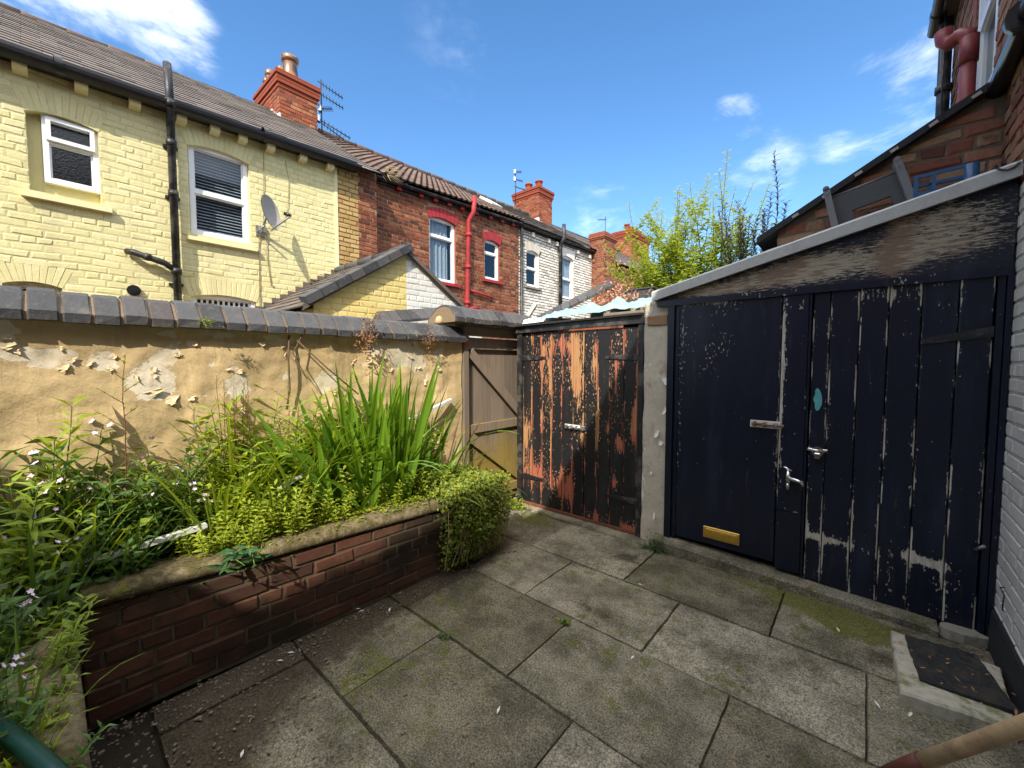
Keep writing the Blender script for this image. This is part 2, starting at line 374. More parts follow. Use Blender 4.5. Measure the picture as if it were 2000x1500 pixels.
# ------------------------------------------------------------------ roofs and windows
def slates(mb,o,u,w,n,W,Ls,course=.19,sw=.30,seed=1,lift=.012,cut0=None):
    rn=random.Random(seed); o=V(o);u=V(u).normalized();w=V(w).normalized();n=V(n).normalized()
    mb.aux=1;mb.tone=.2; mb.poly([o,o+u*W,o+u*W+w*Ls,o+w*Ls]); mb.aux=0
    k=0;s=-.03
    while s<Ls:
        s1=min(s+course*1.12,Ls+.02); a=-(k%2)*sw/2
        while a<W:
            b0=max(a,0)+.002; b1=min(a+sw,W)-.002
            if b1-b0>.03:
                mb.tone=rn.random(); l0=lift+rn.uniform(0,.006); l1=.003; js=rn.uniform(-.006,.006)
                p=[o+u*b0+w*(s+js)+n*l0,o+u*b1+w*(s+js)+n*(l0+rn.uniform(-.002,.002)),o+u*b1+w*s1+n*l1,o+u*b0+w*s1+n*l1]
                mb.poly(p); mb.poly([p[1],p[0],p[0]-n*l0,p[1]-n*l0]); mb.poly([p[0],p[3],p[3]-n*l1,p[0]-n*l0]); mb.poly([p[2],p[1],p[1]-n*l0,p[2]-n*l1])
            a+=sw
        s+=course;k+=1
def ridge_tiles(mb,a,b,r=.10,step=.42,seed=2):
    rn=random.Random(seed);a=V(a);b=V(b);d=(b-a);L=d.length;d.normalize();t=0
    while t<L:
        mb.tone=rn.random(); dz=rn.uniform(-.008,.008)
        mb.tube([a+d*t+V((0,0,dz)),a+d*(t+.05)+V((0,0,dz)),a+d*min(t+step,L)+V((0,0,dz))],[r*1.06,r,r*.97],10); t+=step
def window(parent,fr,a0,a1,z0,z1,depth,transoms=(),fw=.05,glass='glass_dark',inside=None,mull=(),hop=None,mat='white_upvc'):
    m=MB(); d1=-depth+.055; d0=-depth-.01
    fbox(m,fr,a0,a0+fw,z0,z1,d0,d1);fbox(m,fr,a1-fw,a1,z0,z1,d0,d1)
    fbox(m,fr,a0+fw,a1-fw,z0,z0+fw*1.1,d0,d1+.004);fbox(m,fr,a0+fw,a1-fw,z1-fw,z1,d0,d1)
    for t in transoms: fbox(m,fr,a0+fw,a1-fw,t-fw*.5,t+fw*.5,d0,d1-.003)
    for t in mull: fbox(m,fr,t-.012,t+.012,z0+fw,z1-fw,d0+.02,d1-.03)
    if hop:   # an opened top hopper sash
        for q in ((a0+fw*.6,a0+fw*1.4,hop,z1-fw*.6),(a1-fw*1.4,a1-fw*.6,hop,z1-fw*.6),(a0+fw*1.4,a1-fw*1.4,hop,hop+fw*.9),(a0+fw*1.4,a1-fw*1.4,z1-fw*1.3,z1-fw*.6)):
            fbox(m,fr,*q,d1,d1+.03)
    # inner step of the frame
    zs=[z0+fw*1.1]+[t for t in transoms]+[z1-fw]
    for lo,hi in zip(zs,zs[1:]):
        lo2=lo+(fw*.5 if lo!=zs[0] else 0); hi2=hi-(fw*.5 if hi!=zs[-1] else 0); e=.016
        fbox(m,fr,a0+fw,a0+fw+e,lo2,hi2,d0,d1-.022);fbox(m,fr,a1-fw-e,a1-fw,lo2,hi2,d0,d1-.022)
        fbox(m,fr,a0+fw+e,a1-fw-e,lo2,lo2+e,d0,d1-.022);fbox(m,fr,a0+fw+e,a1-fw-e,hi2-e,hi2,d0,d1-.022)
    w=m.build('window',mat,parent)
    g=MB(); fbox(g,fr,a0+fw*.8,a1-fw*.8,z0+fw*.8,z1-fw*.8,-depth+.006,-depth+.012); g.build('pane',glass,w)
    if inside=='blind':
        b=MB(); z=z0+fw
        while z<z1-fw:
            b.poly([fr.at(a0+fw,z,-depth-.03),fr.at(a1-fw,z,-depth-.03),fr.at(a1-fw,z+.016,-depth-.04),fr.at(a0+fw,z+.016,-depth-.04)]); z+=.040
        b.build('blind','blind',w)
    if inside=='curtain' or inside=='half':
        b=MB(); N=40; q=[]
        for k in range(N+1):
            f=k/N; a=a0+fw*.5+(a1-a0-fw)*f
            q.append((a,-depth-.035+.02*math.sin(f*38)+.012*math.sin(f*71)))
        for k in range(N):
            if inside=='half' and k>N*.8: break
            b.poly([fr.at(q[k][0],z0,q[k][1]),fr.at(q[k+1][0],z0,q[k+1][1]),fr.at(q[k+1][0],z1,q[k+1][1]),fr.at(q[k][0],z1,q[k][1])])
        b.build('curtain','net_curtain',w)
    return w
def sill(mb,fr,a0,a1,z,h=.06,proud=.06): 
    mb.hexa([fr.at(a0,z-h,-.02),fr.at(a1,z-h,-.02),fr.at(a1,z-h,proud),fr.at(a0,z-h,proud)],[fr.at(a0,z+.01,-.02),fr.at(a1,z+.01,-.02),fr.at(a1,z-.008,proud),fr.at(a0,z-.008,proud)])
def gutter(mb,a,b,r=.055):
    a=V(a);b=V(b);d=(b-a).normalized();sd=d.cross(V((0,0,1))).normalized();N=8
    for s,rr in ((1,r),(-1,r-.006)):
        for k in range(N):
            t0=PI*k/N;t1=PI*(k+1)/N
            f=lambda P,t: P+sd*math.cos(t)*rr-V((0,0,1))*math.sin(t)*rr
            mb.poly([f(a,t0),f(b,t0),f(b,t1),f(a,t1)])
    L=(b-a).length; t=.6
    while t<L:
        q=a+d*t; mb.tube([q-d*.03,q+d*.03],r*1.12,12,False); t+=1.9
def pot(mb,c,r,h,capped=True):
    pr=[(r*1.15,0),(r*1.15,.05),(r,.07),(r*.8,h*.7),(r*.85,h*.72),(r*1.05,h*.75),(r*1.05,h*.9),(r*.9,h*.92),(r*.35,h*1.02),(r*.05,h*1.06)] if capped else [(r*1.1,0),(r*1.1,.06),(r*.9,.08),(r*.82,h*.85),(r*1.0,h*.88),(r*1.0,h),(r*.8,h),(r*.78,h*.5)]
    mb.lathe(c,pr,14)
def chimney(parent,x0,x1,y0,y1,zb,zt,seed,course=.075,cap=.3):
    c=MB()
    for fr,L in ((Fr((x1,y0,0),(0,1,0),(1,0,0)),y1-y0),(Fr((x0,y0,0),(1,0,0),(0,-1,0)),x1-x0),(Fr((x1,y1,0),(-1,0,0),(0,1,0)),x1-x0),(Fr((x0,y1,0),(0,-1,0),(-1,0,0)),y1-y0)):
        bricks(c,fr,0,L,zb,zt-cap,seed=seed,bl=.22,jit=.004,pj=.004,course=course); seed+=1
    ch=c.build('chimney','chimney_brick',parent)
    k=MB(); rn=random.Random(seed); z=zt-cap
    for i,e in enumerate((.02,.05,.05,.075,.075)[:max(3,int(cap/.075))]):
        for t in (0,):
            k.tone=rn.random(); k.bbox(x0-e,x1+e,y0-e,y1+e,z,z+.069,.006)
        z+=.075
    k.tone=.2; k.bbox(x0-.06,x1+.06,y0-.06,y1+.06,z-.004,z+.03,.01)
    k.build('chimney_cap','terracotta',ch); return ch,z
# ------------------------------------------------------------------ ground and paving
m,t=new('paving'); o=obj_co(t); ax=attr(t,'aux'); tn=attr(t,'tone')
n1=mstep(t,noi(t,o,120,4,.75),.32,.68); n2=noi(t,o,150,2,.6); n3=noi(t,o,3.2,7,.7); n4=noi(t,o,11,6,.7); n5=noi(t,o,1.3,4,.6)
c=mixc(t,n1,(.085,.080,.062),(.385,.35,.28))
c=mixc(t,mth(t,'MULTIPLY',mstep(t,n2,.635,.69),.75),c,(.60,.56,.44))
c=mixc(t,mth(t,'MULTIPLY',mstep(t,n2,.40,.32),.5),c,(.035,.032,.025))
c=mixc(t,.75,c,mixc(t,mstep(t,n3,.34,.64),(.33,.32,.27),(1.27,1.25,1.2)),'MULTIPLY')
c=mixc(t,1.0,c,mixc(t,tn,(.62,.60,.53),(1.2,1.19,1.17)),'MULTIPLY')
c=mixc(t,mth(t,'MULTIPLY',mth(t,'MULTIPLY',mstep(t,n4,.48,.66),mstep(t,n5,.42,.58)),.8),c,mixc(t,n1,(.05,.06,.008),(.15,.155,.03)))
c=mixc(t,mth(t,'MULTIPLY',mstep(t,mth(t,'ADD',ax,mth(t,'MULTIPLY',mth(t,'SUBTRACT',n4,.5),1.0)),.35,.75),.85),c,mixc(t,n1,(.055,.06,.008),(.19,.19,.04)))
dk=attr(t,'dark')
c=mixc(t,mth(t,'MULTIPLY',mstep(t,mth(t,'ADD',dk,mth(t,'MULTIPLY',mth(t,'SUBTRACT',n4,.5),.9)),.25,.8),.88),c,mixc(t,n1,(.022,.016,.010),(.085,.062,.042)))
h=mth(t,'ADD',n1,mth(t,'MULTIPLY',n4,.6))
out(t,c,.92,bump(t,h,.6,.004),0,.2)
simple('joint_dirt',(.028,.022,.014),1.0,var=.6,ns=60,bst=1)
g=MB(); g.box(-300,300,-300,300,-.5,-.035); g.build('ground','joint_dirt',kind='structure')
rows=[(3.17,2.5585,[-2.88,-2.03,-1.21,-.35,.56]),(2.5555,1.9765,[-2.46,-1.62,-.83,.055,.56]),(1.9735,1.394,[-2.3,-2.09,-1.25,-.41,.45,.56]),(1.391,.8145,[-2.3,-1.73,-.875,-.02,.56]),(.8115,.2345,[-2.3,-2.1,-1.25,-.41,.45,.56]),(.231,-.345,[-1.7,-.86,0,.56]),(-.355,-.92,[-2.1,-1.25,-.4,.45,.56]),(3.5,3.174,[-2.88,-1.95,-1.2])]
MOSS=[(.05,2.95,.30,.18,.9),(-.25,3.05,.35,.14,.7),(-.75,3.1,.4,.05,.5),(-1.35,2.75,.12,.2,.35),(-2.35,3.05,.25,.25,.8),(-2.0,2.2,.35,.35,.45),(-1.75,.95,.25,.3,.55),(-1.3,.45,.2,.3,.4),(-.85,.95,.15,.2,.3),(-2.15,1.5,.25,.5,.5),(-.95,2.8,.25,.1,.35)]
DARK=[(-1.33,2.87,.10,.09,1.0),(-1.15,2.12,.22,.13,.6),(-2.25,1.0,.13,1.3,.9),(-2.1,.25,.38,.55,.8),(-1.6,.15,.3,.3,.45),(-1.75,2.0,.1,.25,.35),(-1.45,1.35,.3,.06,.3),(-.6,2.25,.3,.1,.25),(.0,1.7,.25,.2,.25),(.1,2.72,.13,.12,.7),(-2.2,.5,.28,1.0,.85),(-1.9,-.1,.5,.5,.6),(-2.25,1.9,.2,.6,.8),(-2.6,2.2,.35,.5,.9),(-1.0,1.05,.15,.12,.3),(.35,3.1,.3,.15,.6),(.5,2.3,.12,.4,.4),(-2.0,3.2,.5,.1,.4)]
def field(L,x,y): 
    return min(1.0,sum(a*math.exp(-((x-cx)/sx)**2-((y-cy)/sy)**2) for cx,cy,sx,sy,a in L))
pv=MB(); darks=[]; rr=random.Random(4)
def slab(x0,x1,y0,y1,dz,tone,hole=None):
    nx=max(2,int((x1-x0)/.045)); ny=max(2,int((y1-y0)/.045)); idx={}
    e=.007
    tx=rr.uniform(-.004,.004);ty=rr.uniform(-.004,.004)
    for i in range(-1,nx+2):
        for j in range(-1,ny+2):
            a=min(max(i,0),nx)/nx; b=min(max(j,0),ny)/ny
            edge=i<0 or j<0 or i>nx or j>ny
            rim=(i in(0,nx) or j in(0,ny))
            x=x0+(x1-x0)*a;y=y0+(y1-y0)*b
            wob=.004*noise.noise(V((x*6,y*6,dz*90)))
            if i in(0,nx)and not edge: x+=(.006 if i==0 else -.006)+.005*noise.noise(V((y*14,x,3)))
            if j in(0,ny)and not edge: y+=(.006 if j==0 else -.006)+.005*noise.noise(V((x*14,y,5)))
            z=-.034 if edge else dz-(.003 if rim else 0)+.0025*noise.noise(V((x*5,y*5,1)))+tx*(a-.5)+ty*(b-.5)
            idx[i,j]=pv.p((x,y,z),tone,field(MOSS,x,y))
            de=min(a*(x1-x0),(1-a)*(x1-x0),b*(y1-y0),(1-b)*(y1-y0))
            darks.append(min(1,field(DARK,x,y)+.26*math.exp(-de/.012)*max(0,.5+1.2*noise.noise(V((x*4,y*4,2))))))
    for i in range(-1,nx+1):
        for j in range(-1,ny+1): pv.face((idx[i,j],idx[i+1,j],idx[i+1,j+1],idx[i,j+1]))
for y1,y0,xs in rows:
    for a,b in zip(xs,xs[1:]):
        gp=rr.uniform(-.002,.0015); slab(a+gp,b-gp,y0,y1,rr.uniform(-.004,.004),rr.random())
po=pv.build('patio','paving',kind='structure')
at=po.data.attributes.new('dark','FLOAT','POINT'); at.data.foreach_set('value',darks)
# ================================================================== YELLOW HOUSE
XY=-6.5
yh=thing('terraced_house','pale yellow painted brick house with black gutter and brown slate roof','house',(XY,1,0),'terraced houses across the back alley')
fy=Fr((XY,0,0),(0,1,0),(1,0,0))
ytop=lambda a:4.60+.045*a
H_w1=(-.047,.47,3.27,4.10); H_w2=(1.262,1.93,3.14,4.285); H_gw=(1.233,1.97,1.3,2.40); H_dw=(-.262,.135,1.2,2.335)
wl=MB(); skips=[]
for h,rise,nn in ((H_w1,.045,12),(H_w2,.055,14),(H_gw,.05,15),(H_dw,.04,10)):
    skips.append(arch(wl,fy,h[0],h[1],h[3]-rise,rise,.22,.10,n=nn,proud=.003,seed=nn,gap=.004))
sk=lambda a,z:any(s(a,z) for s in skips)
bricks(wl,fy,-2.2,3.155,1.3,4.85,[H_w1,H_w2,H_gw,H_dw],top=ytop,backz0=0,jit=.007,proud=.0034,pj=.0025,joint=.010,bev=.010,seed=11,skip=sk,wob=.014)
wl.tone=.5
for h in (H_w1,H_w2,H_gw,H_dw): reveal(wl,fy,h,.13)
# recessed infill beside and under the small window
fbox(wl,fy,-.047,.055,3.27,4.10,-.2,-.115); fbox(wl,fy,.055,.47,3.27,3.395,-.2,-.10)
wl.box(XY-6,XY-.001,-2.25,-2.2,0,4.5); wl.box(XY-6.1,XY-6,-2.25,3.87,0,4.6); 
wy=wl.build('wall','yellow_brick',yh)
# gable triangles close the loft
for y in (-2.22,3.84):
    lf=MB(); lf.prism([(XY-.05,y,4.4),(XY-6,y,4.4),(XY-3,y,6.5)],(0,.03,0)); lf.build('loft_wall','rough_brick',yh)
for q_ in ((-.105,.55,3.245,.06),(1.215,1.995,3.105,.055)):
    s=MB(); sill(s,fy,*q_); s.build('sill','cream_paint',yh)
window(yh,fy,.058,.47,3.395,4.09,.10,(3.83,),.045,'glass_obscure',None,hop=3.83)
window(yh,fy,1.275,1.925,3.15,4.285,.10,(3.70,),.05,'glass','blind')
window(yh,fy,1.24,1.965,1.3,2.395,.09,(),.05,'glass','blind',mull=[1.24+.06*k for k in range(1,12)])
window(yh,fy,-.255,.13,1.2,2.33,.11,(),.05,'glass_dark',None,mat='old_white_paint')
pr=MB(); fp=Fr((XY,0,0),(0,1,0),(1,0,0))
bricks(pr,fp,3.165,3.53,1.3,4.72,backz0=0,jit=.006,proud=.008,joint=.016,seed=5)
pr.build('pier','tan_brick',yh)
pr=MB(); bricks(pr,fp,3.53,3.87,1.3,4.76,backz0=0,jit=.006,proud=.008,joint=.014,seed=6)
bricks(pr,Fr((XY,3.87,0),(-1,0,0),(0,1,0)),0,.3,1.3,4.76,seed=8); pr.build('pier','red_brick',yh)
pr=MB(); pr.box(XY-.01,XY+.014,3.125,3.175,0,4.74); pr.build('corner_strip','cream_paint',yh)
# bracket corbels
for y in (-.47,-.064,.356,.779,1.198,1.538,1.848,2.187,2.622,3.03):
    b=MB(); z=4.45+.04*y
    b.prism([(XY,y-.05,z-.065),(XY+.10,y-.05,z-.05),(XY+.125,y-.05,z-.02),(XY+.125,y-.05,z+.02),(XY,y-.05,z+.02)],(0,.10,0)); b.build('bracket','cream_paint',yh)
gt=MB(); e0=V((XY+.16,-2.3,4.525-.105)); e1=V((XY+.16,3.48,4.525+.17))
gutter(gt,e0,e1,.085); 
gt.prism([(XY+.005,-2.3,4.375),(XY+.10,-2.3,4.375),(XY+.10,-2.3,4.53),(XY+.005,-2.3,4.53)],(0,5.78,.26)); gt.build('gutter','black_gutter',yh)
rf=MB(); ea=V((XY+.17,-2.3,4.53-.105)); eb=V((XY+.17,3.86,4.53+.18)); ra=V((-9.5,-2.3,6.50)); rb=V((-9.5,3.86,6.66))
u=(eb-ea); wv=(ra-ea); nn=u.cross(wv).normalized(); nn=nn if nn.z>0 else -nn
slates(rf,ea,u,wv,nn,u.length,wv.length,.20,.30,3)
back=[ra,rb,V((-12.7,3.86,4.6)),V((-12.7,-2.3,4.5))]; rf.poly(back)
roof=rf.build('roof','slate',yh)
rd=MB(); ridge_tiles(rd,ra+V((0,0,.0)),rb+V((0,-.55,0)),.085,.45); rd.build('ridge','brown_tile',roof)
# soil pipe and its branch
dp=MB(); dp.tube([(XY+.09,1.09,0),(XY+.09,1.09,4.42),(XY+.19,1.08,4.50),(XY+.19,1.065,5.02)],.041,12)
for z in (2.62,3.55,4.15): dp.tube([(XY+.09,1.09,z-.035),(XY+.09,1.09,z+.035)],.053,12)
dp.tube([(XY+.19,1.077,4.52),(XY+.19,1.076,4.60)],.062,12)
for z in (2.45,3.5,4.1): dp.box(XY,XY+.05,1.02,1.16,z,z+.03)
dp.tube([(XY+.02,.66,2.785),(XY+.09,.70,2.775),(XY+.09,.98,2.70),(XY+.09,1.09,2.62)],.036,10); dp.tube([(XY+.09,.80,2.75),(XY+.09,.85,2.737)],.044,10)
dp.build('drainpipe','black_iron',yh)
vt=MB(); vt.tube([(XY,.70,2.345),(XY+.035,.70,2.345)],.062,16); vt.tube([(XY+.034,.70,2.345),(XY+.05,.70,2.345)],.04,16); vt.tube([(XY+.05,.70,2.345),(XY+.055,.70,2.345)],.018,10); vt.build('flue_vent','black_gutter',yh)
ab=MB(); ab.box(XY+.005,XY+.013,-.16,-.09,4.38,4.44); 
for z in (4.395,4.415): ab.box(XY+.008,XY+.014,-.15,-.10,z,z+.008)
ab.build('air_brick','cream_paint',yh)
cb=MB()
def cable(pts,r=.006): cb.tube(pts,r,5)
cable([(XY+.14,2.12,4.6),(XY+.02,2.12,4.45),(XY+.015,2.10,3.9),(XY+.015,2.09,3.35)],.005)
cable([(XY+.02,2.40,4.45),(XY+.014,2.44,4.2),(XY+.014,2.42,3.8),(XY+.016,2.36,3.6),(XY+.02,2.15,3.42)],.004)
cable([(XY+.03,2.05,3.36),(XY+.014,2.02,3.2),(XY+.014,2.01,2.1)],.005)
cable([(XY+.03,2.10,3.36),(XY+.014,2.12,3.0),(XY+.014,2.17,2.6),(XY+.014,2.2,2.62)],.005)
cb.build('cable','cable_tan',yh)
ch,zt=chimney(yh,-10.15,-8.95,3.23,3.97,5.9,7.3,31,cap=.33)
p_=MB(); p_.tone=.5; p_.box(-9.75,-9.4,3.42,3.78,zt,zt+.42); p_.build('flue_plinth','sand_pot',ch)
for i,(x,y,r,h) in enumerate(((-9.25,3.57,.16,.62),(-9.85,3.38,.09,.5),(-10.05,3.40,.09,.42))):
    p_=MB(); pot(p_,(x,y,zt),r,h); p_.build('chimney_pot','copper_cowl',ch)
fl=MB(); rn=random.Random(3)
for k in range(8):
    y=3.20+.0*k; x=-9.9+k*.13; z=6.6-(x+9.5)*.62 if x>-9.5 else 6.55
    fl.box(x,x+.12,3.195,3.225,z-.02,z+.10+rn.uniform(0,.05))
fl.obox((-8.93,3.6,6.30),(.012,0,-.008),(0,.40,.01),(0,0,.05)); fl.build('flashing','lead_flashing',ch)
# aerials
def aerial(name,label,c,h,arms,grp='television aerials on the chimneys',mat='cable_black'):
    a=thing(name,label,'aerial',c,grp); c=V(c)
    m=MB(); m.tube([c,c+V((0,0,h))],.014,6); m.build('mast',mat,a)
    for z,d,L,box in arms:
        m=MB(); d=V(d).normalized(); s=V((0,0,1)).cross(d).normalized(); p=c+V((0,0,z)); m.tube([p-d*L*.15,p+d*L],.011,6)
        for k in range(7): q=p+d*L*(k/7+.1); m.tube([q-s*.10,q+s*.10],.006,5)
        m.build('boom',mat,a)
        if box:
            m=MB(); q=p-d*L*.12; m.obox(q,d*.03,s*.06,V((0,0,.06))); m.build('reflector','galvanised',a)
    return a
aerial('tv_aerial','cluster of dark aerials fixed to the near red chimney',(-9.0,4.09,6.4),1.15,[(1.08,(.5,1,-.55),.48,False),(.85,(.5,1,-.5),.48,True),(.55,(.6,.8,.1),.22,True),(.30,(.5,1,-.5),.62,True),(.25,(.45,1,-.62),.5,False)])
aerial('tv_aerial','slim aerial with two white panels left of the second red chimney',(-9.3,10.85,6.95),1.15,[(1.1,(.6,.5,0),.2,True),(.85,(.6,.5,-.2),.25,True),(.6,(.7,.5,-.3),.35,False)])
aerial('tv_aerial','plain thin mast aerial beside the farthest orange chimney',(-9.5,17.6,7.2),1.2,[(1.05,(-.5,-.8,-.1),.4,False)])
# satellite dish
sd=thing('satellite_dish','grey satellite dish on a bracket on the yellow wall','satellite dish',(XY,2.05,3.40))
m=MB(); m.smooth=True
c=V((-6.20,2.10,3.56)); ax_=V((.92,.30,-.02)).normalized(); ax_=V((.80,.56,.22)).normalized(); s1=ax_.cross(V((0,0,1))).normalized(); s2=s1.cross(ax_)
rings=[]
for dd in (0,.008):
  prev=None
  for i in range(9):
    r=i/8; ring=[m.p(c+(s1*math.cos(2*PI*k/28)*.175+s2*math.sin(2*PI*k/28)*.235)*r+ax_*(.06*r*r-.06-dd)) for k in range(28)]
    if prev:
        for k in range(28): m.face((prev[k],prev[(k+1)%28],ring[(k+1)%28],ring[k]))
    prev=ring
m.build('dish','dish_grey',sd)
m=MB(); m.tube([c-ax_*.07,(XY+.05,2.06,3.36),(XY+.02,2.06,3.33)],.018,8); m.box(XY,XY+.03,1.99,2.12,3.28,3.42); m.tube([(XY+.02,2.0,3.33),(XY+.2,2.04,3.38)],.012,6); m.build('bracket','galvanised',sd)
m=MB(); lq=c+ax_*.26-s2*.12; m.tube([c-s2*.22-ax_*.03,lq],.012,6); m.build('arm','dish_grey',sd)
m=MB(); m.tube([lq,lq-ax_*.03+s2*.02,lq-ax_*.08+s2*.05],[.018,.028,.024],10); m.build('receiver','black_gutter',sd)
# ================================================================== OUTHOUSE (alley side, gable to us)
XO=-4.6
oh=thing('brick_outhouse','brick outhouse gable painted half yellow half white with grey slate roof','outhouse',(XO,3.1,0))
fo=Fr((XO,0,0),(0,1,0),(1,0,0))
otop=lambda a:2.93-(3.156-a)*.63 if a<3.156 else 2.93-(a-3.156)*.62
o=MB(); bricks(o,fo,1.95,3.156,1.5,3.0,top=otop,backz0=0,seed=21,jit=.005,pj=.002,joint=.010,proud=.0035,bev=.009); bricks(o,Fr((XO,1.95,0),(-1,0,0),(0,-1,0)),0,1.88,1.5,2.1,backz0=0,seed=23); o.build('wall','gold_brick',oh)
o=MB(); bricks(o,fo,3.156,4.55,1.5,3.0,top=otop,backz0=0,seed=22,jit=.005,pj=.002,joint=.010,proud=.0035,bev=.009); o.box(XY,XO-.01,4.5,4.55,0,2.0); o.build('wall','white_render_brick',oh)
o=MB()
for sgn,yv,sl in ((-1,1.82,.63),(1,4.62,.62)):
    a=V((XO+.06,yv,2.95-abs(3.156-yv)*sl)); rdg=V((XO+.06,3.156,2.97)); b=V((XY,yv,a.z))
    u=(V((XY,0,0))-V((XO+.06,0,0))); wv=rdg-a; nn=u.cross(wv).normalized(); nn=nn if nn.z>0 else -nn
    slates(o,a,u,wv,nn,u.length,wv.length,.16,.26,40+sgn)
    o.prism([a,rdg,rdg-V((0,0,.045)),a-V((0,0,.045))],(-.05,0,0))
orf=o.build('roof','slate',oh)
o=MB(); rn=random.Random(9); a=V((XO+.075,1.84,2.17)); b=V((XO+.075,3.13,2.985))
d=(b-a); L=d.length; d.normalize(); t=0; up=V((0,-d.z,d.y))
while t<L-.05:
    o.tone=rn.random(); q=a+d*t; o.prism([q-up*.05+V((.02,0,0)),q+up*.035+V((.02,0,0)),q+up*.055-V((.13,0,0)),q-up*.01-V((.13,0,0))],d*.19); t+=.2
o.build('verge_tile','coping_brick',orf)
o=MB(); ridge_tiles(o,(XO+.05,3.156,2.98),(XY,3.156,2.98),.07,.4); o.build('ridge','coping_brick',orf)
o=MB(); rn=random.Random(4)
for k in range(11):
    f=k/11; y=1.95+1.2*f; z=2.12+.75*f
    o.box(XY+.0,XY+.02,y,y+.13,z+.06,z+.17+.03*rn.random())
o.build('flashing','slate',orf)
# ================================================================== RED HOUSE
XR=-6.75
rh=thing('terraced_house','weathered red brick house with red painted lintels and brown tiled roof','house',(XR,6,0),'terraced houses across the back alley')
fr_=Fr((XR,0,0),(0,1,0),(1,0,0)); rtop=lambda a:4.86+.048*(a-4)
H3=(5.19,5.89,3.20,4.50); H4=(6.765,7.27,3.46,4.38)
r=MB(); sks=[]
bricks(r,fr_,3.85,7.99,1.5,5.2,[H3,H4],top=rtop,backz0=0,seed=51,jit=.005,proud=.008,joint=.014,skip=lambda a,z:(H3[0]-.02<a<H3[1]+.02 and H3[3]-.05<z<H3[3]+.19) or (H4[0]-.02<a<H4[1]+.02 and H4[3]-.05<z<H4[3]+.19))
for h in (H3,H4): reveal(r,fr_,h,.12)
r.box(XR-6,XR-5.95,3.9,8,0,4.9); r.box(XR-6,XR-.01,7.95,7.99,0,4.9); r.prism([(XR-.1,7.95,4.8),(XR-6,7.95,4.8),(XR-3,7.95,6.85)],(0,.03,0))
r.build('wall','red_brick',rh)
for h,n_ in ((H3,8),(H4,6)):
    a_=MB(); arch(a_,fr_,h[0],h[1],h[3]-.06,.06,.20,.11,proud=.02,n=n_,gap=.001); a_.build('lintel','red_paint',rh)
    a_=MB(); sill(a_,fr_,h[0]-.08,h[1]+.08,h[2]-.005,.07,.07); a_.build('sill','red_paint',rh)
window(rh,fr_,H3[0],H3[1],H3[2],H3[3]-.0,.10,(4.12,),.05,'glass','half')
window(rh,fr_,H4[0],H4[1],H4[2],H4[3]-.0,.10,(4.08,),.05,'glass_dark')
for y in (4.45,4.95,5.3,5.66,6.02,6.45,6.9,7.3,7.7):
    b=MB(); z=rtop(y)-.16; b.box(XR,XR+.09,y-.05,y+.05,z,z+.11); b.build('bracket','red_paint',rh)
p_=MB(); p_.tube([(XR+.09,6.13,2.3),(XR+.09,6.13,2.8),(XR+.09,6.20,4.62),(XR+.2,6.24,4.78),(XR+.2,6.26,5.12)],.055,10)
for z in (2.82,3.6,4.3): p_.tube([(XR+.09,6.135+(z-2.8)*.036,z-.04),(XR+.09,6.138+(z-2.8)*.036,z+.04)],.07,10)
p_.tube([(XR+.09,6.13,2.68),(XR+.09,6.38,2.72),(XR+.02,6.5,2.74)],.05,8)
p_.tube([(XR+.06,6.2,3.12),(XR+.06,6.95,3.04),(XR+.01,7.0,3.04)],.025,8); p_.tube([(XR+.06,6.4,2.36),(XR+.06,7.1,2.30)],.05,8); p_.build('drainpipe','red_paint',rh)
g_=MB(); gutter(g_,(XR+.12,3.95,4.80),(XR+.12,7.98,5.0),.05); g_.prism([(XR+.004,3.95,4.72),(XR+.05,3.95,4.72),(XR+.05,3.95,4.84),(XR+.004,3.95,4.84)],(0,4.03,.2)); g_.build('gutter','black_iron',rh)
# double roman tiles: rolling profile in stepped courses
t_=MB(); e0=V((XR+.18,3.9,4.84)); e1=V((XR+.18,7.99,5.05)); r0=V((-9.75,3.9,6.80)); r1=V((-9.75,7.99,6.90))
NU=270; NC=16
def tp(a,b,l): 
    P=(e0.lerp(e1,a)).lerp(r0.lerp(r1,a),b); y=a*4.1; ph=(y/.150)%1
    hh=.024*max(0,math.sin(PI*min(1,ph/.6))) if ph<.6 else 0
    return P+V((.5,0,.86))*(hh+l)
rn=random.Random(8)
for k in range(NC):
    tones=[rn.random() for _ in range(40)]
    b0=k/NC-.004;b1=(k+1)/NC
    R0=[t_.p(tp(i/NU,b0,.03),tones[int(i/NU*4.1/.150)]) for i in range(NU+1)]
    R1=[t_.p(tp(i/NU,b1,.004),tones[int(i/NU*4.1/.150)]) for i in range(NU+1)]
    Rd=[t_.p(tp(i/NU,b0,-.002),.0,.0) for i in range(NU+1)]
    for i in range(NU): t_.face((R0[i],R0[i+1],R1[i+1],R1[i])); t_.face((Rd[i],Rd[i+1],R0[i+1],R0[i]))
t_.poly([r0,r1,V((-13,7.99,4.9)),V((-13,3.9,4.8))])
rrf=t_.build('roof','brown_tile',rh)
t_=MB(); ridge_tiles(t_,r0+V((0,.45,.02)),r1+V((0,0,.02)),.10,.45); t_.build('ridge','brown_tile',rrf)
m=MB(); rn=random.Random(2)   # twiggy dead growth in the gutter corner
for k in range(16):
    q=V((XR+.15,4.1+rn.uniform(-.1,.1),4.86)); d=V((rn.uniform(.1,.5),rn.uniform(-.6,1),rn.uniform(-.3,.8))); m.tube([q,q+d*.15,q+d*.3+V((0,.1,-.08))],.006,4)
m.build('twiggy_weed','dead_stem',None,(XR+.15,4.1,4.8),'dead twiggy weed growing in the corner of the red house gutter','weed')
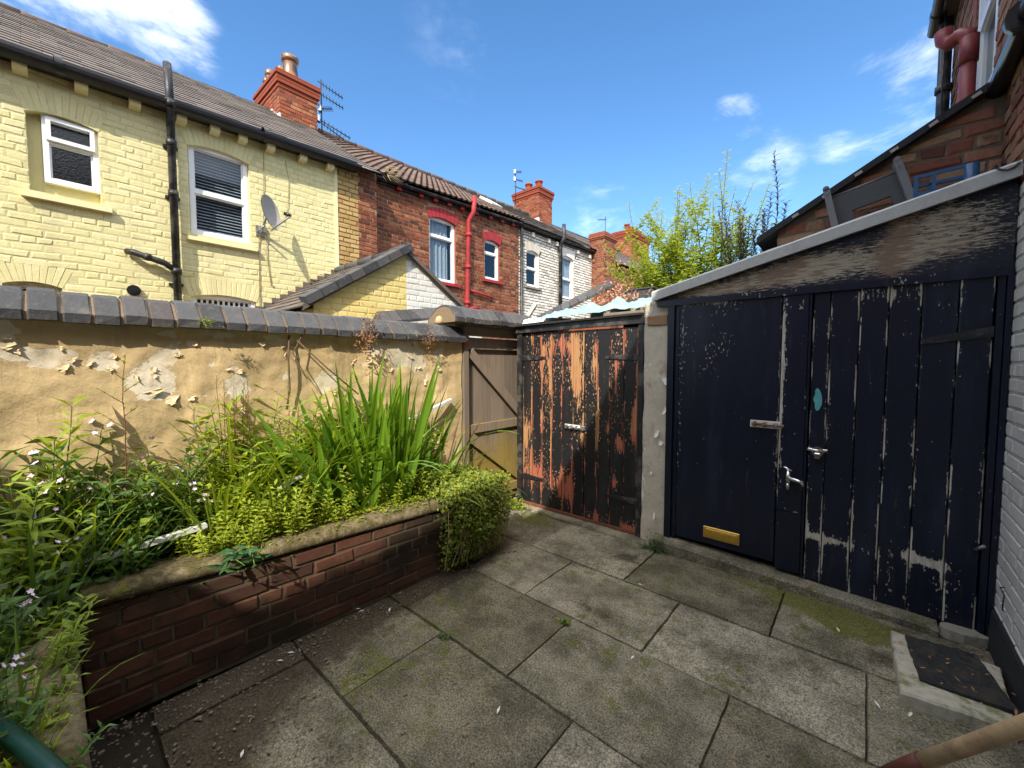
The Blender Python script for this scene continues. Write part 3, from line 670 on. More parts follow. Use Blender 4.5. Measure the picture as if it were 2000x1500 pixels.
# ================================================================== WHITE BRICK HOUSE
wh=thing('terraced_house','flaking white painted brick house with a dark slate roof','house',(XR,10,0),'terraced houses across the back alley')
wtop=lambda a:5.03+.02*(a-8)
H5=(8.30,8.83,3.52,4.46); H6=(9.84,10.56,3.40,4.64)
r=MB(); sks=[arch(r,fr_,h[0],h[1],h[3]-.06,.06,.22,.10,n=8,tones=tt,seed=4) for h,tt in ((H5,(0,.2)),(H6,(.5,1)))]
bricks(r,fr_,8.0,12.15,1.5,5.3,[H5,H6],top=wtop,backz0=0,seed=61,jit=.005,proud=.008,joint=.018,skip=lambda a,z:any(s(a,z) for s in sks))
for h in (H5,H6): reveal(r,fr_,h,.12)
r.box(XR-6,XR-5.95,8,12.15,0,4.9); r.box(XR-6,XR-.01,12.12,12.15,0,5.0); r.prism([(XR-.1,12.1,4.9),(XR-6,12.1,4.9),(XR-3,12.1,7.0)],(0,.03,0))
r.build('wall','white_brick',wh)
s=MB(); sill(s,fr_,H5[0]-.08,H5[1]+.08,H5[2]-.005); s.build('sill','concrete',wh)
window(wh,fr_,*H5,.10,(4.0,),.05,'glass_dark'); window(wh,fr_,*H6,.10,(3.98,),.05,'glass','curtain')
p_=MB(); p_.tube([(XR+.08,8.02,0),(XR+.08,8.02,4.95)],.04,8)
p_.tube([(XR+.09,9.74,0),(XR+.09,9.74,4.9),(XR+.2,9.74,5.02),(XR+.2,9.74,5.40)],.055,10); p_.build('drainpipe','black_iron',wh)
g_=MB(); gutter(g_,(XR+.12,8.0,4.98),(XR+.12,12.2,5.06),.05); g_.box(XR+.004,XR+.05,8,12.15,4.92,5.03); g_.build('gutter','black_iron',wh)
for y in (8.5,9.2,9.6,10.7,11.4): 
    b=MB(); b.box(XR,XR+.09,y-.05,y+.05,4.80,4.90); b.build('bracket','old_white_paint',wh)
t_=MB(); ea=V((XR+.17,8.0,5.02)); eb=V((XR+.17,12.3,5.10)); ra=V((-9.75,8.0,6.93)); rb=V((-9.75,12.3,7.05)); u=eb-ea; wv=ra-ea; nn=u.cross(wv).normalized(); nn=nn if nn.z>0 else -nn
slates(t_,ea,u,wv,nn,u.length,wv.length,.2,.3,71); t_.poly([ra,rb,V((-13,12.3,5)),V((-13,8,4.9))]); wrf=t_.build('roof','slate',wh)
t_=MB(); ridge_tiles(t_,ra,rb,.09,.45); t_.build('ridge','slate',wrf)
t_=MB(); t_.obox((-8.6,8.9,6.28),(.25,0,-.165),(0,.22,.0),(.02,0,.03)); t_.build('roof_light','white_plastic',wrf)
ch,zt=chimney(wh,-10.5,-9.3,12.15,13.0,6.2,8.02,81,cap=.33)
for i,(x,y) in enumerate(((-9.55,12.5),(-10.0,12.45))):
    p_=MB(); pot(p_,(x,y,zt),.15,.36,False); p_.build('chimney_pot','terracotta',ch)
fl=MB(); fl.box(-9.9,-9.25,12.09,12.15,6.72,6.85); fl.box(-9.31,-9.24,12.1,13.05,6.5,6.72); fl.build('flashing','lead_flashing',ch)
# ================================================================== FAR HOUSE
fh=thing('terraced_house','partly hidden far red house with an orange chimney and green window arch','house',(-6.9,16,0),'terraced houses across the back alley')
ff=Fr((-6.9,0,0),(0,1,0),(1,0,0)); H7=(15.6,16.5,2.6,4.2)
r=MB(); bricks(r,ff,12.3,24,1.5,5.0,[H7],backz0=0,seed=91); reveal(r,ff,H7,.1); r.box(-13,-12.9,12.3,24,0,5); r.box(-13,-6.95,23.9,24,0,5); r.box(-13,-6.95,12.3,12.35,0,5); r.build('wall','red_brick',fh)
a_=MB(); arch(a_,ff,15.55,16.55,4.05,.15,.25,.08,n=6,proud=.03); a_.build('lintel',simple('green_paint',(.03,.12,.10),.5),fh)
window(fh,ff,*H7,.09,(3.5,),.06,'glass_dark')
t_=MB(); ea=V((-6.7,12.3,5.0)); eb=V((-6.7,24,5.2)); ra=V((-9.75,12.3,7.05)); rb=V((-9.75,24,7.4)); u=eb-ea; wv=ra-ea; nn=u.cross(wv).normalized(); nn=nn if nn.z>0 else -nn
slates(t_,ea,u,wv,nn,u.length,wv.length,.25,.35,95); t_.poly([ra,rb,V((-13,24,5)),V((-13,12.3,5))]); t_.build('roof','slate',fh)
ch,zt=chimney(fh,-10.2,-9.2,19.8,22.0,6.5,8.35,101,cap=.45)
for k in range(4):
    p_=MB(); pot(p_,(-9.6,20.1+k*.5,zt),.15,.4,False); p_.build('chimney_pot','terracotta',ch)
# the brick stack rising at the eaves between the white and far houses
st=thing('chimney_stack','tall plain red brick stack rising past the eaves beside the white house','chimney',(-6.5,12.0,0))
c_=MB()
for fr2,L,sd_ in ((Fr((-6.3,11.62,0),(0,1,0),(1,0,0)),.75,1),(Fr((-6.80,11.62,0),(1,0,0),(0,-1,0)),.5,2),(Fr((-6.3,12.37,0),(-1,0,0),(0,1,0)),.5,3)):
    bricks(c_,fr2,0,L,1.5,5.40,backz0=0,seed=110+sd_,jit=.006,pj=.004)
c_.box(-6.82,-6.78,11.62,12.37,4.9,5.4); c_.build('shaft','red_brick',st)
c_=MB(); rn=random.Random(1)
for i,e in enumerate((.03,.05,.05,.03)): c_.tone=rn.random(); c_.bbox(-6.8-e,-6.3+e,11.62-e,12.37+e,5.40+.055*i,5.40+.055*i+.052)
c_.build('cap','chimney_brick',st)
# ================================================================== YARD WALL
peelmat('ochre_render',(.52,.385,.20),(.70,.61,.45),(.76,.68,.53),stretch=(9,9,9),rough=.75,thr=.80,edge=(.7,.6,.4),grain=.35)
# diagonal trowel marks on the ochre render
m=MATS['ochre_render']; t=m.node_tree; b=[n for n in t.nodes if n.type=='BSDF_PRINCIPLED'][0]
o=obj_co(t); mp0=nd(t,'Mapping',None,Vector=o,Rotation=(.65,0,0)).outputs[0]; mp=scl(t,mp0,(10,9,42))
hh=mth(t,'ADD',mth(t,'MULTIPLY',noi(t,mp,1.0,4,.6),.8),mth(t,'MULTIPLY',noi(t,o,22,5,.6),.7))
bn=bump(t,hh,.55,.012); 
old=b.inputs['Normal'].links[0].from_node; t.links.new(bn,old.inputs['Normal'])
bc=b.inputs['Base Color'].links[0].from_socket
c=mixc(t,mth(t,'MULTIPLY',mstep(t,noi(t,o,2.2,6,.7),.46,.66),.5),bc,(.47,.32,.15)); c=mixc(t,mth(t,'MULTIPLY',mstep(t,noi(t,scl(t,o,(9,9,.8)),1,5,.7),.54,.7),.45),c,(.36,.26,.14)); c=mixc(t,mth(t,'MULTIPLY',mstep(t,noi(t,o,14,6,.75),.60,.70),.4),c,(.70,.60,.42))
c=mixc(t,mth(t,'MULTIPLY',mstep(t,noi(t,o,5,6,.7),.62,.7),.35),c,(.34,.27,.17)); t.links.new(c,b.inputs['Base Color'])
XW=-2.88
yw=thing('yard_wall','ochre rendered yard wall with peeling paint and dark brick coping','wall',(XW,1,0))
PATCH=[]
for px,py,rx,rz,a in ((300,740,.10,.075,.9),(300,770,.07,.05,.7),(465,755,.085,.09,.95),(105,695,.11,.05,.85),(640,745,.10,.09,.9),(735,672,.10,.07,.8),(810,690,.12,.10,.9),(770,700,.08,.08,.7),(5,648,.05,.06,.9),(20,740,.08,.04,.4),(830,740,.08,.10,.5),(560,660,.2,.025,.5),(420,655,.12,.02,.7),(560,740,.04,.08,.7),(860,700,.06,.06,.6)):
    q=onx(px,py,XW); PATCH.append((q.y,q.z,rx*1.35,rz*1.3,a))
def wall_d(y,z): return .030*noise.noise(V((y*1.9,z*1.9,2)))+.014*noise.noise(V((y*5,z*5,7)))+.006*noise.noise(V((y*13,z*16,4)))-.006*field(PATCH,y,z)
rq=random.Random(31)
for k in range(34):
    hi_=rq.random()<.6; PATCH.append((rq.uniform(-.1,2.5),rq.uniform(1.45,1.70) if hi_ else rq.uniform(.7,1.5),rq.uniform(.02,.06),rq.uniform(.015,.045),rq.uniform(.5,.9)))
g=MB(); NU,NV=210,96; y0,y1,z0,z1=-1.3,2.58,.0,1.72; idx=[]
for j in range(NV+1):
    row=[]
    for i in range(NU+1):
        y=y0+(y1-y0)*i/NU; z=z0+(z1-z0)*j/NV
        w=field(PATCH,y,z); d=wall_d(y,z)
        row.append(g.p((XW+d,y,z),noise.noise(V((y,z,0)))*.5+.5,w))
    idx.append(row)
g.smooth=True
for j in range(NV):
    for i in range(NU): g.face((idx[j][i],idx[j][i+1],idx[j+1][i+1],idx[j+1][i]))
g.smooth=False
g.box(XW-.24,XW-.06,y0,y1-.01,0,1.70); g.build('render','ochre_render',yw)
Ys=[onx(px,600,-2.80).y for px in (48,118,182,240,293,345,395,443,485,525,562,597,630,661,690,718,745,771,797,823,850,878)]
st_=Ys[1]-Ys[0]; Ys=[Ys[0]-st_*k for k in range(10,0,-1)]+Ys+[2.59]
cp=MB(); rn=random.Random(12)
PF=[(-2.822,1.692),(-2.818,1.735),(-2.90,1.83),(-2.96,1.85),(-3.0,1.853),(-3.04,1.85),(-3.10,1.83),(-3.225,1.735),(-3.225,1.692)]
def coping(cp,Ys,dx=0,dz=0,sl=0):
    for a,b in zip(Ys,Ys[1:]):
        cp.tone=rn.random(); jx=rn.uniform(-.005,.005)+dx; jz=rn.uniform(-.004,.004)+dz; g_=.006
        q=[]
        for (yy,sc) in ((a+g_,.0),(a+g_+.006,1),(b-g_-.006,1),(b-g_,.0)):
            q.append([cp.p((-3.0+(x+3.0)*(1 if sc else .985)+jx+rn.uniform(-.003,.003),yy,1.70+(z-1.70)*(1 if sc else .97)+jz+sl*(yy-Ys[0]))) for x,z in PF])
        n=len(PF)
        for A,B in zip(q,q[1:]):
            for k in range(n): cp.face((A[k],A[(k+1)%n],B[(k+1)%n],B[k]))
        cp.face(q[0][::-1]); cp.face(q[-1])
    cp.aux=1.0; n=len(PF)
    A=[cp.p((-3.0+(x+3.0)*.95+dx,Ys[0]+.004,1.70+(z-1.70)*.90+dz)) for x,z in PF]; B=[cp.p((-3.0+(x+3.0)*.95+dx,Ys[-1]-.004,1.70+(z-1.70)*.90+dz+sl*(Ys[-1]-Ys[0]))) for x,z in PF]
    for k in range(n): cp.face((A[k],A[(k+1)%n],B[(k+1)%n],B[k]))
    cp.face(A[::-1]);cp.face(B); cp.aux=0
coping(cp,Ys); cp.build('coping','coping_brick',yw)
eb=MB(); eb.tone=.4; eb.bbox(-2.93,-2.845,2.585,2.63,1.66,1.735,.006,.004); eb.build('brick_end','terracotta',yw)
# curled paint flakes
fk=MB(); rn=random.Random(5)
def flake(px,py,w,h,curl,ang):
    q=onx(px,py,XW); n=5
    ux=V((0,math.cos(ang),math.sin(ang))); uz=V((0,-math.sin(ang),math.cos(ang))); prev=None
    for i in range(n+1):
        f=i/n; d=.16*curl*h*f*f+.004*f; c=q-uz*h*f*(1-.15*abs(curl)*f)+V((d+.003,0,0)); ww=w*(1-.6*f*f)*rn.uniform(.55,1.15); c=c+ux*w*rn.uniform(-.15,.15); c.x=XW+wall_d(c.y,c.z)+d+.004
        cur=[fk.p(c-ux*ww/2+V((rn.uniform(0,.004),0,0))),fk.p(c+V((-.002,0,0))),fk.p(c+ux*ww/2+V((rn.uniform(0,.007),0,0)))]
        if prev: fk.face((prev[0],prev[1],cur[1],cur[0])); fk.face((prev[1],prev[2],cur[2],cur[1]))
        prev=cur
for a in ((330,775,.07,.05,.9,.5),(300,760,.09,.03,.6,.3),(470,795,.05,.06,.8,-.2),(8,668,.06,.04,.6,.2),(120,715,.045,.03,.7,.4),(405,655,.06,.03,1.0,.4),(510,668,.05,.03,.9,.1),(640,785,.06,.05,.8,-.4),(720,700,.08,.04,1.0,.3),(855,715,.06,.05,.8,.4),(830,740,.05,.06,.7,-.3),(690,650,.1,.03,.8,.1),): flake(*a)
for k in range(46):
    pc=rn.choice(PATCH); yy=pc[0]+rn.uniform(-1,1)*pc[2]*.8; zz=pc[1]+rn.uniform(-.9,.9)*pc[3]
    if not(-.15<yy<2.5 and .75<zz<1.66): continue
    q0_=V((XW+.014,yy,zz)); _on=onx; onx=lambda a,b,c,q0_=q0_: q0_.copy(); flake(0,0,rn.uniform(.015,.05),rn.uniform(.012,.04),rn.uniform(.5,1),rn.uniform(-.8,.8)); onx=_on
fk.build('loose_paint',simple('cream_flake',(.62,.50,.31),.8,var=.25),yw)
# ================================================================== GATE
gt=thing('wooden_gate','weathered brown wooden back gate with diagonal braces in the yard wall','gate',(-2.92,3.05,0))
m,t=new('gate_wood'); o=obj_co(t); tn=attr(t,'tone'); gr=noi(t,scl(t,o,(60,60,2.2)),1,6,.65,.4); lo=noi(t,o,3,5,.6)
z=nd(t,'SeparateXYZ',None,Vector=o).outputs[2]
c=mixc(t,gr,(.10,.078,.06),(.36,.29,.225)); c=mixc(t,1,c,mixc(t,tn,(.75,.75,.75),(1.15,1.12,1.08)),'MULTIPLY')
k=mth(t,'MULTIPLY',mstep(t,mth(t,'ADD',z,mth(t,'MULTIPLY',mth(t,'SUBTRACT',lo,.5),1.6)),.95,.25),.75)
c=mixc(t,k,c,mixc(t,gr,(.20,.14,.015),(.42,.30,.05)))
out(t,c,.8,bump(t,gr,.5,.004),0,.25)
w=MB(); rn=random.Random(3); y=2.665
while y<3.52:
    w.tone=rn.random(); w.bbox(-2.945,-2.925,y,min(y+.112,3.52)-.004,.03,1.70,.004); y+=.112
w.build('boards','gate_wood',gt)
w=MB(); w.tone=.2; w.bbox(-2.96,-2.865,2.595,2.655,0,1.80,.005); w.tone=.35; w.bbox(-2.97,-2.86,2.6,3.6,1.765,1.85,.006); w.tone=.2; w.bbox(-3.0,-2.83,2.6,3.6,1.852,1.885,.004); w.build('gate_frame','gate_wood',gt)
for nm,z0_,z1_ in (('rail',1.63,1.745),('rail',.80,.89),('rail',.10,.19)):
    w=MB(); w.tone=.5; w.bbox(-2.924,-2.895,2.665,3.52,z0_,z1_,.004); w.build(nm,'gate_wood',gt)
for a,b in (((-2.909,2.70,1.60),(-2.909,3.47,.93)),((-2.909,2.70,.77),(-2.909,3.47,.22))):
    w=MB(); w.tone=.55; w.bar(a,b,.026,.10,(1,0,0)) if 0 else None
    d=(V(b)-V(a)).normalized(); s_=V((0,-d.z,d.y))*.048; w.prism([V(a)-s_,V(b)-s_,V(b)+s_,V(a)+s_],(.026,0,0)); w.build('brace','gate_wood',gt)
w=MB(); w.prism([(-2.893,3.07,1.695),(-2.893,3.50,1.66),(-2.893,3.50,1.735)],(.006,0,0))
for y in (3.2,3.35,3.45): w.tube([(-2.889,y,1.70),(-2.882,y,1.70)],.009,8)
w.build('strap_hinge','galvanised',gt)
gc=thing('gate_coping','dark ridged brick coping on the lintel over the wooden gate','coping',(-3.0,3.0,1.88))
w=MB(); coping(w,[2.40+.118*k for k in range(11)],.06,.175,.01); w.build('coping_bricks','coping_brick',gc)
w=MB(); w.smooth=True; w.lathe((-2.98,2.395,1.85),[(.0,0),(.04,.01),(.045,.03),(.03,.07),(.0,.085)],6); w.build('mortar','pale_mortar',gc)
# low coped wall across the alley, beside the outhouse
aw=thing('alley_wall','low far alley wall with sloping grey coping below the outhouse gable','wall',(-4.4,3.3,0))
w=MB(); w.box(-4.5,-4.3,2.55,3.9,0,1.98); w.build('wall','gold_brick',aw)
w=MB(); rn2=random.Random(2)
for k in range(10):
    w.tone=rn2.random(); y=2.6+k*.13; zz=1.95+.02*k; w.prism([(-4.25,y,zz),(-4.25,y,zz+.03),(-4.4,y,zz+.16),(-4.55,y,zz+.03),(-4.55,y,zz)],(0,.122,.018))
w.build('coping','coping_brick',aw)
# ================================================================== PLANTER
pl=thing('brick_planter','low red brick planter with a mossy rounded concrete coping','planter',(-2.3,1,0))
P0=V((-2.335,.05,0)); P1=V((-2.225,2.12,0)); pu=(P1-P0).normalized(); pn=V((pu.y,-pu.x,0)); fpl=Fr(P0,pu,pn); PL=(P1-P0).length
w=MB(); bricks(w,fpl,0,PL,0.02,.52,top=lambda a:.495-.03*a,seed=130,jit=.004,pj=.004,proud=.008,joint=.012,bl=.225,backz0=0,bev=.005)
bricks(w,Fr(P1,-pn,pu),0,.62,0.02,.43,seed=131,jit=.004,backz0=0); bricks(w,Fr((-.9,.008,0),(-1,0,0),(0,1,0)),0,1.44,.02,.49,seed=132,backz0=0)
w.build('brickwork','planter_brick',pl)
m,t=new('mossy_coping'); o=obj_co(t); n1=noi(t,o,60,5,.65); n2=noi(t,o,7,6,.7); n3=noi(t,o,230,2,.6)
c=mixc(t,n1,(.085,.065,.038),(.27,.215,.13)); c=mixc(t,mth(t,'MULTIPLY',mstep(t,mth(t,'ADD',mth(t,'MULTIPLY',n2,.6),mth(t,'MULTIPLY',noi(t,o,28,6,.75),.4)),.42,.56),.93),c,mixc(t,n3,(.03,.027,.012),(.13,.105,.04)))
c=mixc(t,mth(t,'MULTIPLY',mstep(t,noi(t,o,4,5,.7),.58,.66),.6),c,(.20,.20,.03))
out(t,c,.95,bump(t,mth(t,'ADD',n1,n2),.8,.008),0,.2)
w=MB(); w.smooth=True; NS=150; prev=None
prof=[(-.21,-.085),(-.21,-.01),(-.19,0),(-.03,.004),(.012,-.006),(.034,-.03),(.036,-.06),(.02,-.083),(-.02,-.088)]
def planter_top(a): return .578-.032*a
for i in range(NS+1):
    a=PL*i/NS; cur=[]
    for k,(d,z) in enumerate(prof):
        q=fpl.at(a,planter_top(a)-.006+z*.74,d*(1 if d<0 else .75)); e=.004*noise.noise(V((a*9,k*1.3,1)))+.003*noise.noise(V((a*31,k*1.7,1))); q+=V((e,0,e*.9)); cur.append(w.p(q))
    if prev:
        for k in range(len(prof)): w.face((prev[k],prev[(k+1)%len(prof)],cur[(k+1)%len(prof)],cur[k]))
    prev=cur
w.face(prev)
prev=None
for i in range(121):
    x=-2.30+1.5*i/120; cur=[]
    for k,(d,z) in enumerate(prof):
        dd=d*1.05; e=.003*noise.noise(V((x*9,k*1.3,8)))+.002*noise.noise(V((x*31,k*1.7,8))); cur.append(w.p((x,-.006+dd+e,.565+z*.9+e*.6)))
    if prev:
        for k in range(len(prof)): w.face((prev[k],prev[(k+1)%len(prof)],cur[(k+1)%len(prof)],cur[k]))
    prev=cur
w.build('coping','mossy_coping',pl)
w=MB(); N=26; idx={}
for i in range(N+1):
    for j in range(N+1):
        x=-2.9+(2.4)*i/N; y=-1.3+3.42*j/N; 
        inside= (x<-2.38 or y<-.15)
        z=(.46+.05*noise.noise(V((x*4,y*4,3)))+.03*noise.noise(V((x*15,y*15,3)))) if inside else .2
        idx[i,j]=w.p((x,y,z))
for i in range(N):
    for j in range(N):
        if w.v[idx[i,j]][0]>-2.45 and w.v[idx[i,j]][1]>-.2: continue
        w.face((idx[i,j],idx[i+1,j],idx[i+1,j+1],idx[i,j+1]))
w.build('soil','soil',kind='structure')
# ================================================================== ORANGE/BLACK STORE
peelmat('peeling_black_orange',(.013,.013,.015),(.42,.13,.075),(.48,.26,.115),stretch=(48,48,6.5),rough=.45,thr=.80,edge=(.5,.28,.15),speck=.8)
peelmat('peeling_navy',(.005,.0085,.021),(.46,.41,.32),(.60,.57,.50),stretch=(70,70,12),rough=.34,thr=.815,grain=.9,speck=.75,edge=(.42,.39,.34))
peelmat('weathered_navy',(.007,.010,.021),(.42,.37,.285),(.24,.17,.125),stretch=(19,19,125),rough=.5,thr=.65)
YD=3.30
os_=thing('garden_store','low outdoor store with black paint peeling off orange plank doors','shed',(-2.1,YD,0))
OW=[(-2.65,1.75,.1,.1,.35),(-2.68,.75,.10,.30,.75),(-2.55,.35,.22,.16,.75),(-2.38,1.3,.10,.5,.5),(-2.15,1.55,.13,.35,.45),(-2.05,1.3,.07,.5,.7),(-2.25,1.7,.25,.10,.35),(-2.13,.3,.06,.22,.75),(-2.25,.25,.10,.15,.6),(-1.88,1.5,.045,.4,.7),(-1.82,.95,.03,.4,.55),(-1.66,1.4,.035,.45,.75),(-1.46,1.4,.03,.4,.6),(-1.49,.95,.045,.22,.85),(-1.62,.78,.05,.12,.8),(-1.66,.42,.035,.11,.8),(-1.56,1.75,.05,.15,.5),(-1.75,.9,.03,.08,.6),(-1.85,.06,.12,.06,.7),(-1.5,.05,.12,.05,.9),(-2.45,.9,.05,.3,.35),(-2.0,.75,.05,.15,.5),(-2.5,1.55,.12,.25,.4)]
def plank(mb,x0,x1,z0,z1,y,th,F_,edge=.35,toneF=None,top=None,thin=False,ew=.006):
    xs=[x0,x0+ew,x0+2*ew]; n=max(2,int((x1-x0)/.022)); xs+=[x0+2*ew+(x1-x0-4*ew)*k/n for k in range(1,n)]+[x1-2*ew,x1-ew,x1]
    nz=max(2,int((z1-z0)/.025)); rows=[]
    for j in range(nz+1):
        z=z0+(z1-z0)*j/nz; r=[]
        for i,x in enumerate(xs):
            zz=min(z,top(x)) if top else z
            e=edge*(1.0 if i in(0,1,len(xs)-2,len(xs)-1) else .35 if i in (2,len(xs)-3) else 0)
            cup=.0015*noise.noise(V((x*8,zz*1.5,x0*40)))
            r.append(mb.p((x,y+(.004 if i in(0,len(xs)-1) else 0)+cup,zz),toneF(x,zz) if toneF else None,min(1,F_(x,zz)+e*(.45+.75*noise.noise(V((x0*50,zz*5,1)))))))
        rows.append(r)
    for A,B in zip(rows,rows[1:]):
        for k in range(len(xs)-1): mb.face((A[k],A[k+1],B[k+1],B[k]))
    # back and sides
    a=[mb.p((x0,y+th,z0)),mb.p((x1,y+th,z0)),mb.p((x1,y+th,rows[-1][-1] and mb.v[rows[-1][-1]][2])),mb.p((x0,y+th,mb.v[rows[-1][0]][2]))]
    mb.face(a[::-1]); L=[r[0] for r in rows]; Rr=[r[-1] for r in rows]
    mb.face(L+[a[3],a[0]]); mb.face(Rr[::-1]+[a[1],a[2]]); mb.face(rows[0][::-1]+[a[0],a[1]]); mb.face(rows[-1]+[a[2],a[3]])
def store_leaf(x0,x1,n,z0):
    w=MB(); xs=[x0+(x1-x0)*k/n for k in range(n+1)]
    for a,b in zip(xs,xs[1:]):
        k=R.uniform(.25,.75); 
        tf=lambda x,z,k=k: min(1,max(0,k+.35*math.exp(-((x+2.03)/.14)**2)*(1 if z>.6 else .2)-.25*math.exp(-((z-.3)/.3)**2)))
        plank(w,a+.002,b-.002,z0+R.uniform(-.008,.008),1.805,YD+R.uniform(-.003,.003),.02,lambda x,z:field(OW,x,z),.95,tf)
    return w.build('door_leaf','peeling_black_orange',os_)
dl=store_leaf(-2.725,-1.985,6,.02); dr=store_leaf(-1.975,-1.455,4,.03)
def bolt_mesh(x0,x1,z,y,mat,par,h=.045):
    b=MB(); b.bbox(x0,x1,y-.004,y,z-h/2,z+h/2,.0015)
    b.build('bolt_plate',mat[0],par); b=MB(); b.tube([(x0+.01,y-.016,z),(x1+.02,y-.016,z)],.009,10); b.tube([(x0+(x1-x0)*.45,y-.016,z),(x0+(x1-x0)*.45,y-.045,z-.008)],.006,8)
    for f in (.15,.5,.85):
        x=x0+(x1-x0)*f; b.bbox(x-.01,x+.01,y-.028,y-.002,z-.018,z+.018,.003)
    b.build('bolt',mat[1],par)
bolt_mesh(-2.19,-2.02,.885,YD-.003,('litter_white','galvanised'),dl); 
k_=MB(); k_.bbox(-2.00,-1.955,YD-.03,YD-.004,.865,.905,.003); k_.build('keeper','galvanised',dr)
for par,x0,x1 in ((dl,-2.73,-2.42),(dr,-1.76,-1.45)):
    for z in (1.55,.30):
        h=MB(); s_=1 if par is dr else -1; xa,xb=(x0,x1) if par is dr else (x1,x0)
        h.prism([(xa,YD-.004,z-.012),(xb,YD-.004,z-.028),(xb,YD-.004,z+.028),(xa,YD-.004,z+.012)],(0,-.006,0))
        for f in (.15,.5,.8): h.tube([(xa+(xb-xa)*f,YD-.01,z),(xa+(xb-xa)*f,YD-.016,z)],.009,8)
        h.build('hinge','black_iron',par)
for q_ in ((-2.79,-2.73),(-1.45,-1.405)):
    w=MB(); w.bbox(*q_,YD-.02,YD+.06,0,1.86,.004); w.build('door_post','black_iron',os_)
w=MB(); w.prism([(-2.80,YD-.035,1.81),(-1.40,YD-.035,1.83),(-1.40,YD-.035,1.895),(-2.80,YD-.035,1.872)],(0,.05,0)); w.build('fascia','black_iron',os_)
w=MB(); w.prism([(-2.83,YD-.07,1.874),(-1.41,YD-.07,1.897),(-1.41,YD-.07,1.915),(-2.83,YD-.07,1.892)],(0,1.1,.05)); w.build('roof_board','black_felt',os_)
w=MB(); w.bbox(-2.78,-1.42,YD-.005,YD+.02,-.03,.03,.004); w.build('bottom_rail','rust_wood',os_)
w=MB(); w.box(-2.79,-2.70,YD+.06,YD+1.0,0,1.87); w.box(-2.79,-1.41,YD+.96,YD+1.0,0,1.87); w.build('side_wall','rough_brick',os_)
w=MB(); w.bbox(-1.80,-1.395,YD+.02,YD+.10,1.905,1.945,.004); w.build('timber','gate_wood',os_)
# ================================================================== MASONRY PIER
m,t=new('old_render'); o=obj_co(t); n1=noi(t,o,26,6,.65); n2=noi(t,o,6,6,.7); n3=noi(t,scl(t,o,(9,9,4)),1,7,.7,.5)
c=mixc(t,n1,(.40,.355,.275),(.64,.58,.47)); k=mstep(t,n3,.575,.59); ke=mth(t,'SUBTRACT',mstep(t,n3,.565,.585),k,clamp=True)
c=mixc(t,k,c,(.70,.68,.62)); c=mixc(t,mth(t,'MULTIPLY',ke,.5),c,(.12,.09,.06)); c=mixc(t,mth(t,'MULTIPLY',mstep(t,n2,.55,.66),.5),c,(.20,.14,.09))
out(t,c,.9,bump(t,mth(t,'ADD',mth(t,'MULTIPLY',n1,.5),k),.7,.006),0,.2)
pi_=thing('masonry_pier','grey rendered pier with flaking white paint between the two sheds','pier',(-1.3,3.3,0))
w=MB(); NX,NZ=10,70; rows=[]
for j in range(NZ+1):
    z=2.0*j/NZ; r=[]
    for i in range(NX+3):
        f=min(max((i-1)/NX,0),1); x=-1.40+.215*f; y=3.275 if 0<i<NX+2 else 3.45
        e=.012*noise.noise(V((x*6,z*4,5)))+.005*noise.noise(V((x*20,z*20,5))); 
        r.append(w.p((x+e*.5,y+(e if 0<i<NX+2 else 0)+ (.008 if i in(1,NX+1) else 0),z)))
    rows.append(r)
w.smooth=True
for A,B in zip(rows,rows[1:]):
    for k in range(NX+2): w.face((A[k],A[k+1],B[k+1],B[k]))
w.smooth=False; w.face(rows[-1]); w.build('render','old_render',pi_)
w=MB(); w.tone=.7; w.bbox(-1.365,-1.205,3.262,3.29,1.80,1.885,.008,.003); w.build('exposed_brick','rough_brick',pi_)
fk=MB(); rn=random.Random(14)
def flake2(px,py,wd,h,curl,ang):
    q=ony(px,py,3.265); n=5; ux=V((math.cos(ang),0,math.sin(ang))); uz=V((-math.sin(ang),0,math.cos(ang))); prev=None
    for i in range(n+1):
        f=i/n; c=q-uz*h*f-V((0,curl*h*f*f+.004,0)); ww=wd*(1-.6*f*f)*rn.uniform(.75,1.15)
        cur=[fk.p(c-ux*ww/2-V((0,rn.uniform(0,.01),0))),fk.p(c),fk.p(c+ux*ww/2-V((0,rn.uniform(0,.012),0)))]
        if prev: fk.face((prev[0],prev[1],cur[1],cur[0])); fk.face((prev[1],prev[2],cur[2],cur[1]))
        prev=cur
for a in ((1298,735,.05,.07,.2,.3),(1303,795,.03,.06,.5,-.4),(1285,840,.035,.06,.4,-.2),(1293,862,.04,.03,.5,-.3),(1273,920,.025,.025,.3,0),(1278,1000,.022,.05,.5,.2)): flake2(*a)
fk.build('flaking_paint','litter_white',pi_)
# ================================================================== BLACK SHED
YB=3.25
bs=thing('lean_to_shed','navy black painted lean-to shed with grey felt verge and plank door','shed',(-.3,YB,0))
BW=[(-1.07,1.72,.025,.30,.55),(-.95,1.955,.30,.025,.7),(-.80,1.91,.12,.05,.45),(-.85,1.6,.18,.25,.22),(-.42,1.5,.02,.5,.85),(-.43,.9,.02,.35,.6),(-1.09,1.0,.015,.5,.5),(-.35,1.85,.04,.05,.5),(-.02,1.90,.10,.05,.5),(.12,1.89,.08,.05,.55),(.26,1.93,.15,.03,.4),(.32,1.83,.10,.03,.5),(-.20,.37,.09,.03,.95),(-.10,.36,.12,.025,.75),(.05,.33,.05,.02,.3),(.24,.38,.06,.03,.95),(.33,.36,.10,.03,.8),(.36,.28,.06,.08,.45),(-.26,.42,.02,.05,.8),(-.33,.50,.05,.02,.7),(.15,.27,.015,.2,.7)]
